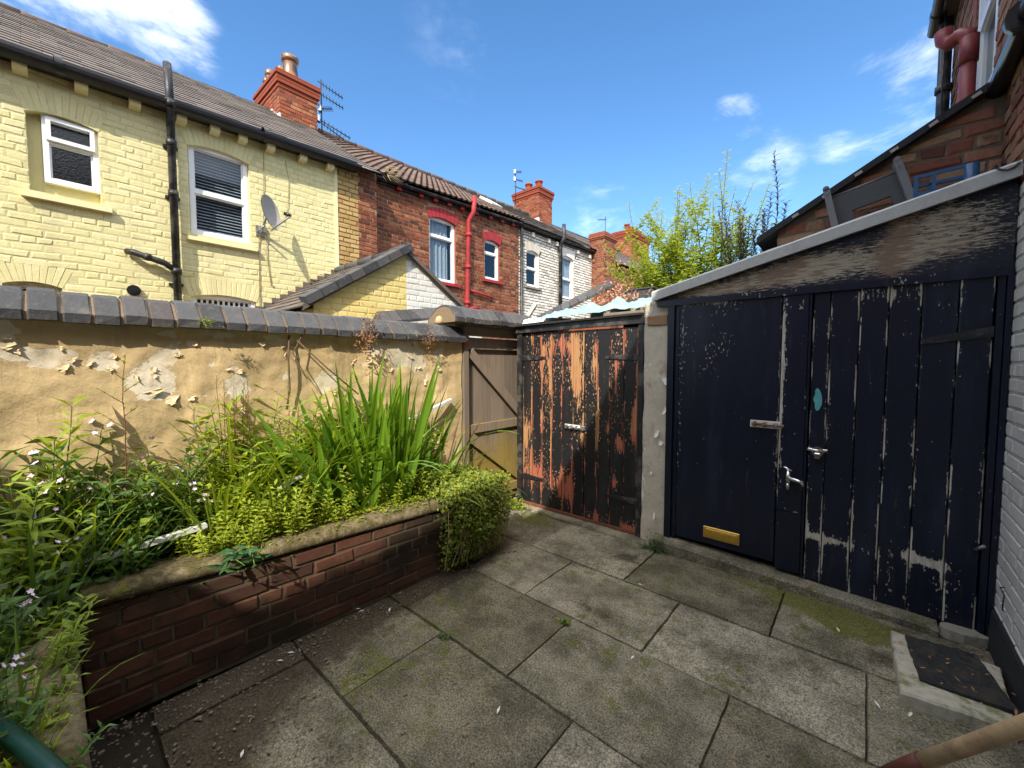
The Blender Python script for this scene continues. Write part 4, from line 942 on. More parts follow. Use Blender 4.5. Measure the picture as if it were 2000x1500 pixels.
peelmat('shed_ply',(.0075,.0095,.020),(.50,.46,.38),(.66,.64,.58),stretch=(30,30,9),rough=.30,thr=.73,grain=.6)
w=MB(); plank(w,-1.105,-.435,.125,1.945,YB,.03,lambda x,z:field(BW,x,z),.15); ld=w.build('door_leaf','peeling_navy',bs)
m,t=new('air_vent_brass'); o=obj_co(t); out(t,mixc(t,noi(t,o,40,4),(.42,.24,.03),(.62,.40,.08)),.35,bump(t,noi(t,o,70,3),.2,.003),.45,.5)
v=MB(); v.bbox(-.89,-.645,YB-.014,YB-.001,.175,.262,.004); v.bbox(-.875,-.66,YB-.018,YB-.013,.188,.249,.002)
for k in range(11): x=-.865+.0195*k; v.bbox(x,x+.008,YB-.021,YB-.017,.20,.238,.001)
v.build('brass_vent','air_vent_brass',ld)
bolt_mesh(-.60,-.42,1.075,YB-.002,('litter_white','rusty_steel'),ld,.05)
w=MB(); plank(w,-.428,-.285,.50,1.95,YB-.008,.03,lambda x,z:field(BW,x,z),.4); plank(w,-.428,-.285,.095,.495,YB-.012,.03,lambda x,z:0,.0); w.build('post_panel','peeling_navy',bs)
pxs=[1578,1612,1668,1724,1787,1858,1927]
pX=[ony(p,871,YB).x for p in pxs]
w=MB(); rn=random.Random(6)
for a,b in zip(pX,pX[1:]):
    plank(w,a+.0025,b-.0025,.075-.03*(b+.27)+rn.uniform(-.006,.006),1.945+.0*b,YB+rn.uniform(-.002,.002),.02,lambda x,z:field(BW,x,z),1.2,ew=.0048)
rdoor=w.build('door_leaf','peeling_navy',bs); rdoor['label']='vertical plank door leaf with pale worn edges and rotten base'
tq=MB(); q=ony(1597,780,YB-.004); n=14; ring=[tq.p((q.x+.022*math.cos(2*PI*k/n)*rn.uniform(.6,1.2),YB-.0055,q.z+.075*math.sin(2*PI*k/n)*rn.uniform(.8,1.1))) for k in range(n)]; tq.face(ring[::-1]); 
ring2=[tq.p((tq.v[i][0],YB-.003,tq.v[i][2])) for i in ring]
for k in range(n): tq.face((ring[k],ring[(k+1)%n],ring2[(k+1)%n],ring2[k]))
tq.build('bare_patch',simple('turquoise_paint',(.10,.36,.38),.6,var=.3),rdoor)
q=ony(1597,880,YB); l=MB(); l.bbox(q.x-.05,q.x+.05,YB-.010,YB-.002,q.z-.008,q.z+.012,.002); l.tube([(q.x,YB-.01,q.z-.005),(q.x,YB-.016,q.z-.005)],.033,14); l.tube([(q.x-.055,YB-.02,q.z+.004),(q.x+.04,YB-.02,q.z+.004)],.006,8)
l.bbox(q.x-.014,q.x+.014,YB-.032,YB-.014,q.z-.05,q.z-.012,.004); l.build('latch','chrome',rdoor)
h=MB(); h.prism([(pX[-1],YB-.004,1.635),(pX[-1],YB-.004,1.69),(pX[-3]-.0,YB-.004,1.635),(pX[-3]-.0,YB-.004,1.605)],(0,-.006,0)); 
for f in (.15,.4,.7): 
    x=pX[-1]+(pX[-3]-pX[-1])*f; h.tube([(x,YB-.01,1.655-.03*f),(x,YB-.016,1.655-.03*f)],.008,8)
h.build('hinge','black_iron',rdoor)
h=MB(); h.tube([(pX[-1]-.02,YB-.02,.50),(.50,YB-.06,.54)],.008,8); h.build('hasp','galvanised',rdoor)
w=MB()
w.bbox(-1.19,-1.14,YB-.015,YB+.06,.09,1.96,.004); w.bbox(-1.137,-1.108,YB+.006,YB+.06,.09,1.96,.003); 
w.bbox(-.283,-.272,YB-.01,YB+.05,.08,1.95,.002); w.bbox(pX[-1]+.004,pX[-1]+.03,YB-.008,YB+.05,.0,1.95,.003); w.bbox(pX[-1]+.034,.552,YB-.02,YB+.06,0,1.96,.004); w.build('door_frame','peeling_navy',bs)
w=MB()
def trimF(x,z): return .32*max(0,math.exp(-((x+.55)/.30)**2))+.25*math.exp(-((x-.2)/.12)**2)
plank(w,-1.275,.55,1.945,1.99,YB-.022,.04,trimF,.12); w.build('lintel','peeling_navy',bs)
verge=lambda x:2.00+(x+1.285)*.2345
GW=[(-.5,2.08,.35,.08,.35),(-.25,2.12,.25,.10,.45),(.30,2.15,.25,.10,.4),(.1,2.08,.1,.1,.35),(.3,2.3,.25,.08,.35),(-.9,2.03,.3,.05,.45),(.12,2.2,.05,.12,.35)]
w=MB(); 
for k in range(2):
    z0,z1=((1.992,2.22),(2.222,2.5))[k]
    x0=-1.25 if k==0 else -.34
    plank(w,x0,.552,z0,z1,YB-.002*k,.02,lambda x,z:min(1,.06+field(GW,x,z)),.1,lambda x,z:.5+.5*noise.noise(V((x*5,z*2,4))),top=lambda x:max(1.9925,verge(x)))
w.build('gable_boards','weathered_navy',bs)
w=MB(); NS=40; prev=None
for i in range(NS+1):
    x=-1.31+1.866*i/NS; z=verge(x); e=.004*noise.noise(V((x*9,0,2)))
    cur=[w.p((x,YB-.05+e,z-.004)),w.p((x,YB-.052+e*1.5,z+.062)),w.p((x,YB-.035,z+.076+e)),w.p((x,3.62,z+.082+e)),w.p((x,3.62,z+.03)),w.p((x,YB-.03,z+.0))]
    if prev:
        for k in range(6): w.face((prev[k],prev[(k+1)%6],cur[(k+1)%6],cur[k]))
    else: w.face(cur[::-1])
    prev=cur
w.face(prev); w.build('felt_verge','felt',bs)
w=MB(); w.prism([(-1.30,3.63,2.03),(-.52,3.63,2.22),(-.52,3.63,2.26),(-1.30,3.63,2.07)],(0,1.2,0)); w.build('roof','black_felt',bs)
w=MB(); w.box(-1.30,-1.22,3.46,4.8,0,2.0); w.box(-1.22,-.5,4.7,4.8,0,2.0); w.build('side_wall','rough_brick',bs)
w=MB(); gutter(w,(.50,YB-.06,2.50),(.50,YB+.35,2.50),.04); w.build('gutter_stub','black_gutter',bs)
# step, tap
stp=MB(); rows=[]
for i in range(31):
    x=-1.27+1.62*i/30; zt=.095-.05*(i/30)+.004*noise.noise(V((x*7,1,1))); yf=3.145+.008*noise.noise(V((x*6,2,2)))
    rows.append([stp.p((x,yf,-.03)),stp.p((x,yf,zt-.012)),stp.p((x,yf+.012,zt)),stp.p((x,YB+.05,zt)),stp.p((x,YB+.05,-.03))])
for A,B in zip(rows,rows[1:]):
    for k in range(4): stp.face((A[k],B[k],B[k+1],A[k+1]))
stp.face(rows[0]); stp.face(rows[-1][::-1])
stp.build('doorstep','paving',None,(-.5,3.2,0),'long mossy concrete step along the foot of the black shed doors','step')
tp_=thing('garden_tap','small chrome garden tap on the black post between shed doors','tap',(-.35,YB-.02,.74)); c0=V((-.36,YB-.02,.74))
w=MB(); w.tube([c0+V((0,.02,0)),c0-V((0,.05,0)),c0-V((-.04,.07,.0)),c0+V((.075,-.08,-.005)),c0+V((.085,-.08,-.03))],[.014,.014,.013,.012,.010],10); w.tube([c0+V((0,-.045,-.03)),c0+V((0,-.045,.045))],[.018,.012],10); w.build('body','chrome',tp_)
w=MB(); w.tube([c0+V((0,-.045,.04)),c0+V((-.005,-.045,.06))],.007,8); w.tube([c0+V((-.028,-.045,.072)),c0+V((.02,-.045,.052))],.007,8); w.tube([c0+V((0,-.05,-.03)),c0+V((0,-.05,-.075))],.011,8); w.build('handle','chrome',tp_)
# ================================================================== HOUSE ON THE RIGHT (and behind the camera)
mh=thing('house','brick house on the right with white painted lower wall and dark red soil pipe','house',(.56,3,0))
fw_=Fr((.56,0,0),(0,1,0),(-1,0,0)); HW=(4.05,4.75,3.30,4.9)
w=MB(); bricks(w,fw_,2.2,6.1,0,2.40,seed=141,jit=.004,proud=.004,joint=.014,pj=.002); backing(w,fw_,-4.3,2.2,0,2.4,[]); w.build('lower_wall','grey_white_brick',mh)
w=MB(); bricks(w,fw_,2.2,6.1,2.40,4.86,[(4.05,4.75,3.30,4.86)],seed=142,jit=.006,proud=.009,pj=.004,joint=.014); w.aux=0;w.tone=.5; backing(w,fw_,-4.3,2.2,2.4,4.86,[]); reveal(w,fw_,HW,.10)
w.box(.60,4.4,6.05,6.1,0,4.86); w.box(4.4,4.5,-4.3,6.1,0,4.86); w.build('upper_wall','rough_brick',mh)
window(mh,fw_,HW[0],HW[1],HW[2],4.86,.05,(4.0,),.07,'glass_dark')
w=MB(); w.box(.545,.575,4.78,4.93,3.3,4.86); w.build('brick_band','red_brick',mh)
w=MB(); w.prism([(.45,-4.3,4.90),(2.5,-4.3,7.3),(4.6,-4.3,4.9)],(0,10.5,0)); w.build('roof','slate',mh)
w=MB(); w.tone=.5; w.box(1.7,2.9,1.6,2.5,6.0,8.6); w.bbox(1.6,3.0,1.5,2.6,8.6,8.8); w.build('chimney','chimney_brick',mh)
w=MB(); gutter(w,(.42,-4.2,4.93),(.42,6.2,4.93),.055); w.build('gutter','black_gutter',mh)
w=MB(); w.tube([(.49,6.0,4.9),(.49,6.0,3.0)],.05,10); 
for z in (3.4,4.2): w.tube([(.49,6.0,z),(.49,6.0,z+.06)],.065,10)
w.tube([(.47,5.86,4.9),(.47,5.86,3.1)],.008,5); w.build('downpipe','black_iron',mh)
w=MB(); 
w.tube([(.475,4.38,2.7),(.475,4.38,3.80)],.043,14); w.tube([(.475,4.38,3.62),(.475,4.38,3.80)],.050,14)
w.tube([(.475,4.38,3.76),(.465,4.39,3.83),(.43,4.42,3.86),(.385,4.47,3.85),(.36,4.50,3.90),(.355,4.50,3.97)],[.043,.044,.045,.047,.05,.054],14); w.tube([(.475,4.38,3.2),(.475,4.38,3.25)],.058,14)
w.build('soil_pipe','dull_red_plastic',mh)
w=MB(); w.tube([(.51,2.3,3.15),(.51,3.72,3.06)],.042,12); w.tube([(.50,3.0,3.10),(.50,3.06,3.1)],.066,12); w.tube([(.505,3.72,3.06),(.505,3.80,3.02)],.06,12); w.build('waste_pipe','black_gutter',mh)
w=MB(); w.prism([(.558,2.2,0),(.535,2.2,0),(.545,2.2,.19),(.558,2.2,.21)],(0,1.04,.0)); w.build('plinth','bitumen',mh)
w=MB(); w.tone=.5; w.box(-4,6.5,-9.5,-4.35,0,4.95); w.build('rear_wall','red_brick',mh)
w=MB(); w.tone=.5; w.prism([(-4.1,-4.10,5.0),(-4.1,-6.9,7.3),(-4.1,-9.7,5.0)],(10.7,0,0)); w.build('main_roof','slate',mh)
# lean-to brick outhouse beyond the shed
lt=thing('brick_lean_to','rough brick lean-to gable with black felt roof edge behind the shed','outhouse',(0,3.66,0))
ltop=lambda x:2.50+(x+.5)*.57
w=MB(); bricks(w,Fr((0,3.66,0),(1,0,0),(0,-1,0)),-.53,.56,1.9,3.2,top=ltop,backz0=0,seed=151,jit=.008,pj=.006,proud=.009,joint=.013,bl=.235,course=.078,bev=.009)
w.box(-.53,-.50,3.67,6.0,0,2.45); w.box(-.50,.555,5.95,6.0,0,2.5); w.build('wall','rough_brick',lt)
w=MB(); N=22; prev=None
for i in range(N+1):
    x=-.66+1.21*i/N; z=ltop(x)+.012; cur=[w.p((x,3.60,z-.012)),w.p((x,3.60,z+.035)),w.p((x,6.05,z+.035)),w.p((x,6.05,z-.012))]
    if prev:
        for k in range(4): w.face((prev[k],prev[(k+1)%4],cur[(k+1)%4],cur[k]))
    else: w.face(cur[::-1])
    prev=cur
w.face(prev); w.build('roof','black_felt',lt)
for k in range(6):
    w=MB(); x=-.42+.17*k; z=ltop(x); w.obox((x,3.597,z+.016),(.018,0,.010),(0,.008,0),(-.004,0,.008)); w.build('batten_end','dish_grey',lt)
# grey plastic recliner back and blue crate on the shed roof
gcx=thing('plastic_chair','grey plastic chair back with cut-out handle lying on the shed roof','chair',(-.05,3.45,2.5))
YC=3.46
def c_(px,py,dy=0): 
    q=ony(px,py,YC); q.y+=dy; return q
TL=c_(1618,389); TR=c_(1757,334); BL=TL+(c_(1634,452)-c_(1618,385)); BR=TR+(c_(1784,399)-c_(1757,328))
TLu=(TR-TL); TV=(BL-TL); TV2=(BR-TR)
def pq(a,b): return TL.lerp(TR,a).lerp(BL.lerp(BR,a),b)
w=MB()
for a0,a1,b0,b1 in ((0.02,.98,0,.52),(0.02,.28,.52,1.2),(.80,.98,.52,1.2),(.28,.80,.98,1.2)):
    q=[pq(a0,b0),pq(a1,b0),pq(a1,b1),pq(a0,b1)]; w.prism(q,(0,.03,0))
w.build('back_panel','grey_plastic',gcx)
w=MB(); w.tube([pq(.02,-.0)+V((0,.01,0)),pq(.98,-.0)+V((0,.01,0))],.012,8); w.build('rim','grey_plastic',gcx)
for a in (0,1):
    w=MB(); q0=pq(a,-.22); q1=pq(a,1.1); d=(q1-q0).normalized(); s_=V((d.z,0,-d.x))*.018
    w.prism([q0-s_-V((0,.06,0)),q0+s_-V((0,.06,0)),q1+s_-V((0,.06,0)),q1-s_-V((0,.06,0))],(0,.10,0)); w.tube([q0-V((0,.06,0)),q0+V((0,.04,.0))],.018,10)
    for f in (.12,.8): 
        q=q0.lerp(q1,f)-V((0,.062,0)); w.tube([q,q-V((0,.004,0))],.007,8)
    w.build('arm','grey_plastic_light',gcx)
cr=thing('plastic_crate','blue plastic crate with open sides half hidden on the shed roof','crate',(.3,3.5,2.45))
w=MB(); x0,x1,y0,y1,z0,z1=.185,.405,3.40,3.60,2.37,2.595; sl=.045
for z in (z1,z1-.10):
    w.bar((x0,y0,z-sl*.2),(x1,y0,z+sl*.0),.014,.018); w.bar((x0,y1,z),(x1,y1,z),.014,.018); w.bar((x0,y0,z-sl*.2),(x0,y1,z),.014,.018); w.bar((x1,y0,z),(x1,y1,z),.014,.018)
for x in (x0,x0+.075,x1): w.box(x-.009,x+.009,y0-.007,y0+.007,z0,z1); w.box(x-.009,x+.009,y1-.007,y1+.007,z0,z1)
w.tube([(x1,y0,z0),(x1,y0,z1)],.03,10); w.box(x0,x1,y0,y1,z0,z0+.01); w.build('basket','blue_plastic',cr)
# ================================================================== things on and behind the orange store
m=MB(); rn=random.Random(21); NX,NY=46,18; idx={}
for i in range(NX+1):
    for j in range(NY+1):
        x=-2.60+1.12*i/NX; y=3.42+.5*j/NY
        e=(.5+.5*noise.noise(V((x*6,y*7,1))))*.10+abs(noise.noise(V((x*13,y*13,4))))*.035
        z=1.935+.018*(x+2.7)+e*(.45+1.1*j/NY)+.09*(j/NY)
        idx[i,j]=m.p((x+.03*noise.noise(V((x*9,y*9,6))),y+.05*noise.noise(V((x*8,y*8,9))),z),rn.random())
for i in range(NX):
    for j in range(NY): m.face((idx[i,j],idx[i+1,j],idx[i+1,j+1],idx[i,j+1]))
m.s=[True]*len(m.s); m.build('tarpaulin','tarp_blue',None,(-2.0,3.6,1.93),'crumpled pale blue tarpaulin spread over the roof of the orange store','tarpaulin')
m=MB(); m.prism([(-2.98,3.30,1.90),(-2.52,3.38,1.925),(-2.50,3.40,1.965),(-2.70,3.42,1.98),(-2.98,3.32,1.915)],(.02,.45,.03)); m.build('white_board','litter_white',None,(-2.75,3.5,1.9),'white board sticking out over the gate beside the blue tarpaulin','board')
m=MB(); 
for k in range(12):
    x=rn.uniform(-2.35,-1.75); y=rn.uniform(3.9,4.15); s_=rn.uniform(.03,.08); m.bbox(x-s_,x+s_,y-.05,y+.05,1.95,2.06+rn.uniform(0,.05),.015,.012,rn)
m.build('rubble_heap','pale_concrete',None,(-2.05,4.0,1.95),'pale concrete rubble heaped behind the blue tarpaulin','rubble')
m=MB(); a=V((-3.30,4.35,2.03)); b=V((-2.42,4.75,2.47)); d=(b-a); L=d.length; d.normalize(); sd=V((.35,-.85,-.25)); sd=(sd-d*sd.dot(d)).normalized(); n_=sd.cross(d); n_=n_ if n_.z>0 else -n_
for k in range(9):
    m.tone=rn.random(); q=a+d*(L*k/9); e=d*(L/9-.008)
    m.prism([q+sd*.17,q+sd*.17+n_*.03,q+n_*.10,q-sd*.12+n_*.02,q-sd*.12],e)
m.build('fallen_coping','coping_brick',None,(-2.9,4.5,2.0),'slanting run of grey coping bricks behind the blue tarpaulin','coping')
m=MB(); m.box(-3.3,-2.4,4.6,4.8,0,2.05); m.build('ruined_wall','red_brick',None,(-2.9,4.7,0),'broken brick wall under the slanting coping beyond the store','wall')
m=MB(); m.bar(ony(1018,640,4.0),ony(1047,592,4.0),.03,.05); m.build('white_plank','old_white_paint',None,(-3.3,4.0,1.9),'thin white plank propped beside the slanting coping','plank')
m=MB(); m.bbox(-2.08,-1.74,4.3,4.36,0,2.30,.01); m.bbox(-2.10,-1.72,4.29,4.37,2.30,2.315,.004)
for k in range(4): m.box(-2.06+.08*k,-2.055+.08*k,4.294,4.30,1.9,2.3)
m.build('fence_panel','grey_plastic',None,(-1.9,4.3,0),'dark grey panel standing behind the orange store below the bush','panel')
# ================================================================== pad, mat, stone, spade, pole
m=MB(); top=[(.15,2.93),(.162,2.395),(.50,2.445),(.53,2.90)]; n=14
P=[]
for i in range(4):
    a=V((*top[i],0));b=V((*top[(i+1)%4],0))
    for k in range(n): q=a.lerp(b,k/n); e=.006*noise.noise(q*16); P.append(q+V((e,e,0)))
lo=[m.p((q.x,q.y,-.01)) for q in P]; hi=[m.p((q.x,q.y,.056)) for q in P]; ct=V((.34,2.67,0)); hi2=[m.p((q.x+(ct.x-q.x)*.03,q.y+(ct.y-q.y)*.03,.066)) for q in P]
for A,B in ((lo,hi),(hi,hi2)):
    for k in range(len(P)): m.face((A[k],A[(k+1)%len(P)],B[(k+1)%len(P)],B[k]))
m.face(hi2); m.build('concrete_slab','pale_concrete',None,(.33,2.66,0),'pale mossy concrete slab lying loose on the paving by the right wall','slab')
m=MB(); q=[onz(1768,1240,.095),onz(1797,1327,.075),onz(1992,1392,.085),onz(1905,1276,.115)]; NN=16; idx={}
for i in range(NN+1):
    for j in range(NN+1):
        a=i/NN;b=j/NN; pz=q[0].lerp(q[1],b).lerp(q[3].lerp(q[2],b),a); ed=min(a,1-a,b,1-b)
        e=.004*noise.noise(V((pz.x*40,pz.y*40,0))); idx[i,j]=m.p((min(pz.x,.55)+(.006*noise.noise(pz*30) if ed==0 else 0),pz.y+(.006*noise.noise(pz*35) if ed==0 else 0),pz.z+e))
lowr={}
for i in range(NN):
    for j in range(NN): m.face((idx[i,j],idx[i+1,j],idx[i+1,j+1],idx[i,j+1]))
bd=[idx[i,0] for i in range(NN)]+[idx[NN,j] for j in range(NN)]+[idx[i,NN] for i in range(NN,0,-1)]+[idx[0,j] for j in range(NN,0,-1)]
lw=[m.p((m.v[i][0],m.v[i][1],m.v[i][2]-.018)) for i in bd]
for k in range(len(bd)): m.face((bd[k],bd[(k+1)%len(bd)],lw[(k+1)%len(bd)],lw[k]))
m.face(lw); m.build('door_mat','mat_rubber',None,(.35,2.6,.07),'worn black mat lying on the pale concrete slab','mat')
m=MB(); ctr=onz(1880,1238,.03); rn=random.Random(2); ring=[V((ctr.x+.10*math.cos(2*PI*k/12)*rn.uniform(.8,1.15),ctr.y+.06*math.sin(2*PI*k/12)*rn.uniform(.8,1.2),0)) for k in range(12)]
m.hexa([q+V((0,0,.0)) for q in ring],[ctr.lerp(q,.92).xy.to_3d()+V((0,0,.05)) for q in ring]); m.build('flat_stone','concrete',None,(ctr.x,ctr.y,0),'flat grey stone at the foot of the black plank door','stone')
sp=thing('garden_spade','spade with worn wooden handle leaning against the right wall','spade',(-.17,1.60,0))
A=V((0,0,CH))+V(_ray(1804,1486))*1.04; B=V((0,0,CH))+V(_ray(2000,1418))*.86; d=(B-A); top_=B+d*((.53-B.x)/d.x); bot=A-d*.55
m=MB(); m.tube([A-d*.05,A+d*.5,B,top_],[.0175,.017,.0175,.017],12); m.build('handle','spade_wood',sp)
m=MB(); m.tube([bot,A-d*.2,A],[.016,.0195,.020],12); m.build('socket','spade_socket',sp)
m=MB(); e=d.normalized(); s_=e.cross(V((0,0,1))).normalized(); q=bot; bl=q-e*.26; nrm=s_.cross(e)
m.prism([q-s_*.09,q+s_*.09,bl+s_*.08+e*.05,bl,bl-s_*.08+e*.05],nrm*.004); m.build('blade','rusty_steel',sp)
m=MB(); m.tube([onz(-160,1330,.65),onz(-40,1392,.625),onz(40,1450,.61),onz(100,1503,.60),onz(170,1580,.60)],.019,12); m.build('green_hose','green_tube',None,(-1.3,0,.6),'dark green hose lying across the near end of the planter coping','hose')
for lab,segs in (('long low white plastic strip lying behind the near planter coping',(((-2.47,-.10,.635),(-2.50,.50,.675)),)),('white plastic strip slanting up behind the sword leaved clump to the wall',(((-2.56,.86,.77),(-2.62,1.18,.865)),((-2.62,1.18,.865),(-2.83,2.40,1.165))))):
    tr=MB()
    for a,b in segs: tr.bar(a,b,.035,.022)
    tr.build('white_strip','white_plastic',None,segs[0][0],lab,'strip','white plastic strips in the planter')
# thin wire loop on the right wall, cables on the yard wall
m=MB(); q=onx(1965,1170,.55)
m.tube([q+V((0,.04,.04)),q+V((-.02,.0,.05)),q+V((-.015,-.05,.035)),q+V((-.02,-.06,-.01)),q+V((-.012,-.02,-.05)),q+V((0,.02,-.07))],.003,5); m.build('wire','cable_black',None,tuple(q),'loose rusty wire hanging on the white wall near the slab','wire')
m=MB(); m.tube([onx(565,655,-2.86),onx(563,700,-2.84),onx(566,760,-2.85),onx(560,800,-2.85)],.006,5); m.tube([onx(590,655,-2.84),onx(572,690,-2.82),onx(600,740,-2.8),onx(570,700,-2.82)],.004,5); m.tube([onx(580,665,-2.83),onx(640,720,-2.80),onx(700,770,-2.76)],.005,5)
m.build('dead_vine','stem_brown',None,(-2.85,1.1,1.3),'bare dead vine stems hanging from the coping of the yard wall','vine')
# ================================================================== PLANTS
rp=random.Random(99)
def rdir(tilt): a=rp.uniform(0,2*PI); return V((math.cos(a)*tilt,math.sin(a)*tilt,1)).normalized()
def stem_leaves(mb_l,mb_s,base,d,h,L,W,step,up=.55,t0=.0,t1=1.0,whorl=2,r=.0035,bend=.0,sway=None,start=.12):
    p=V(base);d=V(d).normalized();n=max(4,int(h/.05)); pts=[p.copy()]; dd=d.copy()
    for k in range(n):
        if sway is not None: dd=(dd+V(sway)*.08).normalized()
        dd=(dd+V((rp.uniform(-.05,.05),rp.uniform(-.05,.05),0))).normalized(); p=p+dd*h/n; pts.append(p.copy())
    mb_s.tube(pts,[r*(1-.7*k/n) for k in range(n+1)],4,False)
    s=h*start; ang=rp.uniform(0,6)
    while s<h:
        f=s/h; i=min(n-1,int(f*n)); q=pts[i].lerp(pts[i+1],f*n-i); ax=(pts[i+1]-pts[i]).normalized()
        for k in range(whorl):
            a=ang+2*PI*k/whorl+rp.uniform(-.4,.4); out_=V((math.cos(a),math.sin(a),0)); ld=(out_*(1-up)+ax*up+V((0,0,rp.uniform(-.25,.15)))).normalized()
            sc=(1-.45*f)*rp.uniform(.7,1.2)
            mb_l.leaf(q,ld,ax,L*sc,W*sc,min(1,max(0,t0+(t1-t0)*(f*.6+rp.uniform(0,.5)))),rp.uniform(.05,.35))
        ang+=2.4 if whorl==1 else 1.57; s+=step
    return pts
def weed_proto(kind):
    l=MB(); s=MB(); f=MB()
    if kind=='willow':
        for k in range(rp.randint(2,4)):
            stem_leaves(l,s,(rp.uniform(-.03,.03),rp.uniform(-.03,.03),0),rdir(.18),rp.uniform(.30,.48),.105,.026,.022,.42,.15,1)
    elif kind=='broad':
        for k in range(5): stem_leaves(l,s,(rp.uniform(-.05,.05),rp.uniform(-.05,.05),0),rdir(.5),rp.uniform(.12,.28),.085,.044,.028,.35,.1,.95)
    elif kind=='bushy':
        for k in range(8): stem_leaves(l,s,(rp.uniform(-.05,.05),rp.uniform(-.05,.05),0),rdir(.45),rp.uniform(.15,.32),.055,.020,.016,.42,.2,1)
    elif kind=='grass':
        for k in range(16): 
            d=rdir(.5); l.blade((rp.uniform(-.03,.03),rp.uniform(-.03,.03),0),d,d.cross(V((0,0,1))),rp.uniform(.25,.55),.012,rp.uniform(.8,3),rp.uniform(.3,1),7)
    elif kind=='pink':
        for k in range(4):
            pts=stem_leaves(l,s,(rp.uniform(-.03,.03),rp.uniform(-.03,.03),0),rdir(.22),rp.uniform(.26,.42),.085,.026,.035,.42,.1,.8)
            for q in range(3):
                c=pts[-1]+V((rp.uniform(-.02,.02),rp.uniform(-.02,.02),rp.uniform(-.015,.02))); nn=(V((.7,-.1,.6))+V((rp.uniform(-.4,.4),rp.uniform(-.4,.4),0))).normalized(); e1=nn.cross(V((0,0,1))).normalized(); e2=nn.cross(e1)
                for j in range(5):
                    a=2*PI*j/5; dd=e1*math.cos(a)+e2*math.sin(a); f.leaf(c,dd+nn*.15,nn,.009,.008,.6)
    return l,s,f
protos={}
def make_plant(name,label,kind,loc,rot,sc,group,mat='leaf_weed',lean=(0,0)):
    key=(kind,mat)
    if key not in protos: protos[key]=[]
    if len(protos[key])<4:
        l,s,f=weed_proto(kind); r=thing(name,label,'plant',(0,0,0),group)
        if s.f: s.build('stems','stem_green',r)
        l.build('leaves',mat,r)
        if f.f: f.build('flowers','pink_petal',r)
        protos[key].append(r); o=r
    else:
        o=copy_tree(rp.choice(protos[key])); o['label']=label; o['group']=group; o.name=name
    o.location=loc; o.rotation_euler=(lean[0],lean[1],rot); o.scale=(sc,sc,sc*rp.uniform(.9,1.1)); return o
GW_='weeds crowding the raised planter'
Lb={'willow':'narrow leaved upright green weed in the raised planter','broad':'broad leaved low green weed in the raised planter','bushy':'small leaved bushy lime weed in the raised planter','grass':'arching grass tuft growing among the planter weeds','pink':'pink flowered weed at the shaded left end of the planter'}
Nm={'willow':'willowherb','broad':'broadleaf_weed','bushy':'bushy_weed','grass':'grass_tuft','pink':'pink_campion'}
def soilz(x,y): return .44
for k in range(270):
    y=rp.uniform(-.14,1.95) if k<200 else rp.uniform(-.14,1.1); x=rp.uniform(-2.82,-2.42); f=(x+2.82)/.4
    if y>1.05 and x>-2.7 and rp.random()<.6: continue
    if y<.62 and x>-2.56: continue
    kind=rp.choices(['willow','broad','bushy','grass','pink'],[3.6,2.0,4.0,1.9,.9 if y<.5 else 0])[0]
    sc=(1.85-1.0*f)*rp.uniform(.75,1.2)
    if kind=='willow' and f>.6: kind='bushy'
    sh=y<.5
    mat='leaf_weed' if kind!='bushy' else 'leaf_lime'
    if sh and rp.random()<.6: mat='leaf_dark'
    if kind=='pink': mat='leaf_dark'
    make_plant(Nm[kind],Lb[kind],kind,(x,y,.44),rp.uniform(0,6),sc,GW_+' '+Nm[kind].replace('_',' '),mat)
for k in range(14):
    make_plant('bushy_weed',Lb['bushy'],'bushy',(rp.uniform(-2.52,-2.44),rp.uniform(.50,.80),.45),rp.uniform(0,6),rp.uniform(.9,1.2),GW_+' bushy weed','leaf_lime')
# the shaded near end of the bed, beside the camera
LbN={'willow':'dark narrow leaved weed leaning over the near planter corner','broad':'dark broad leaved weed over the near planter corner','bushy':'dark small leaved weed at the near planter corner','grass':'long dark grass tuft at the near planter corner','pink':'pale pink flowering weed leaning over the near planter corner'}
for k in range(98):
    x=rp.uniform(-2.85,-1.5); y=rp.uniform(-.40,-.04)
    if x<-2.3: y=rp.uniform(-.3,.25); x=min(x,-2.5)
    kind=rp.choices(['willow','broad','bushy','grass','pink'],[2,3.2,1.2,1.4,2.2])[0]
    if k>=60: x=rp.uniform(-2.2,-1.35); y=rp.uniform(-.22,-.10); kind=rp.choice(['broad','willow','pink','bushy'])
    sc=rp.uniform(.8,1.2)*(1.25 if x<-2.1 else .75)
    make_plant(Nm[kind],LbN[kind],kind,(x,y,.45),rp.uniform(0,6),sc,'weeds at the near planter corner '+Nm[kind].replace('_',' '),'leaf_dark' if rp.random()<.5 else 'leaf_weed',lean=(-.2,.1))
# ground cover between the stems
gc=MB()
for k in range(5200):
    y=rp.uniform(-.3,2.15); x=rp.uniform(-2.85,-2.33+.05*y)
    d=rdir(1.6); gc.leaf((x,y,.46+rp.uniform(0,.09)),d,(0,0,1),rp.uniform(.018,.04),rp.uniform(.012,.024),rp.uniform(.1,.9),.3)
for k in range(700):
    y=.75+1.2*rp.random(); a=y-.05; q=fpl.at(a,planter_top(a)+.006,rp.uniform(-.20,-.10)); d=rdir(2.0); gc.leaf(q,d,(0,0,1),rp.uniform(.012,.028),rp.uniform(.010,.018),rp.uniform(.3,1),.1)
gc.build('ground_cover','leaf_lime',kind='stuff')
tag(bpy.data.objects['ground_cover'],'low creeping green ground cover across the planter soil','ground cover')
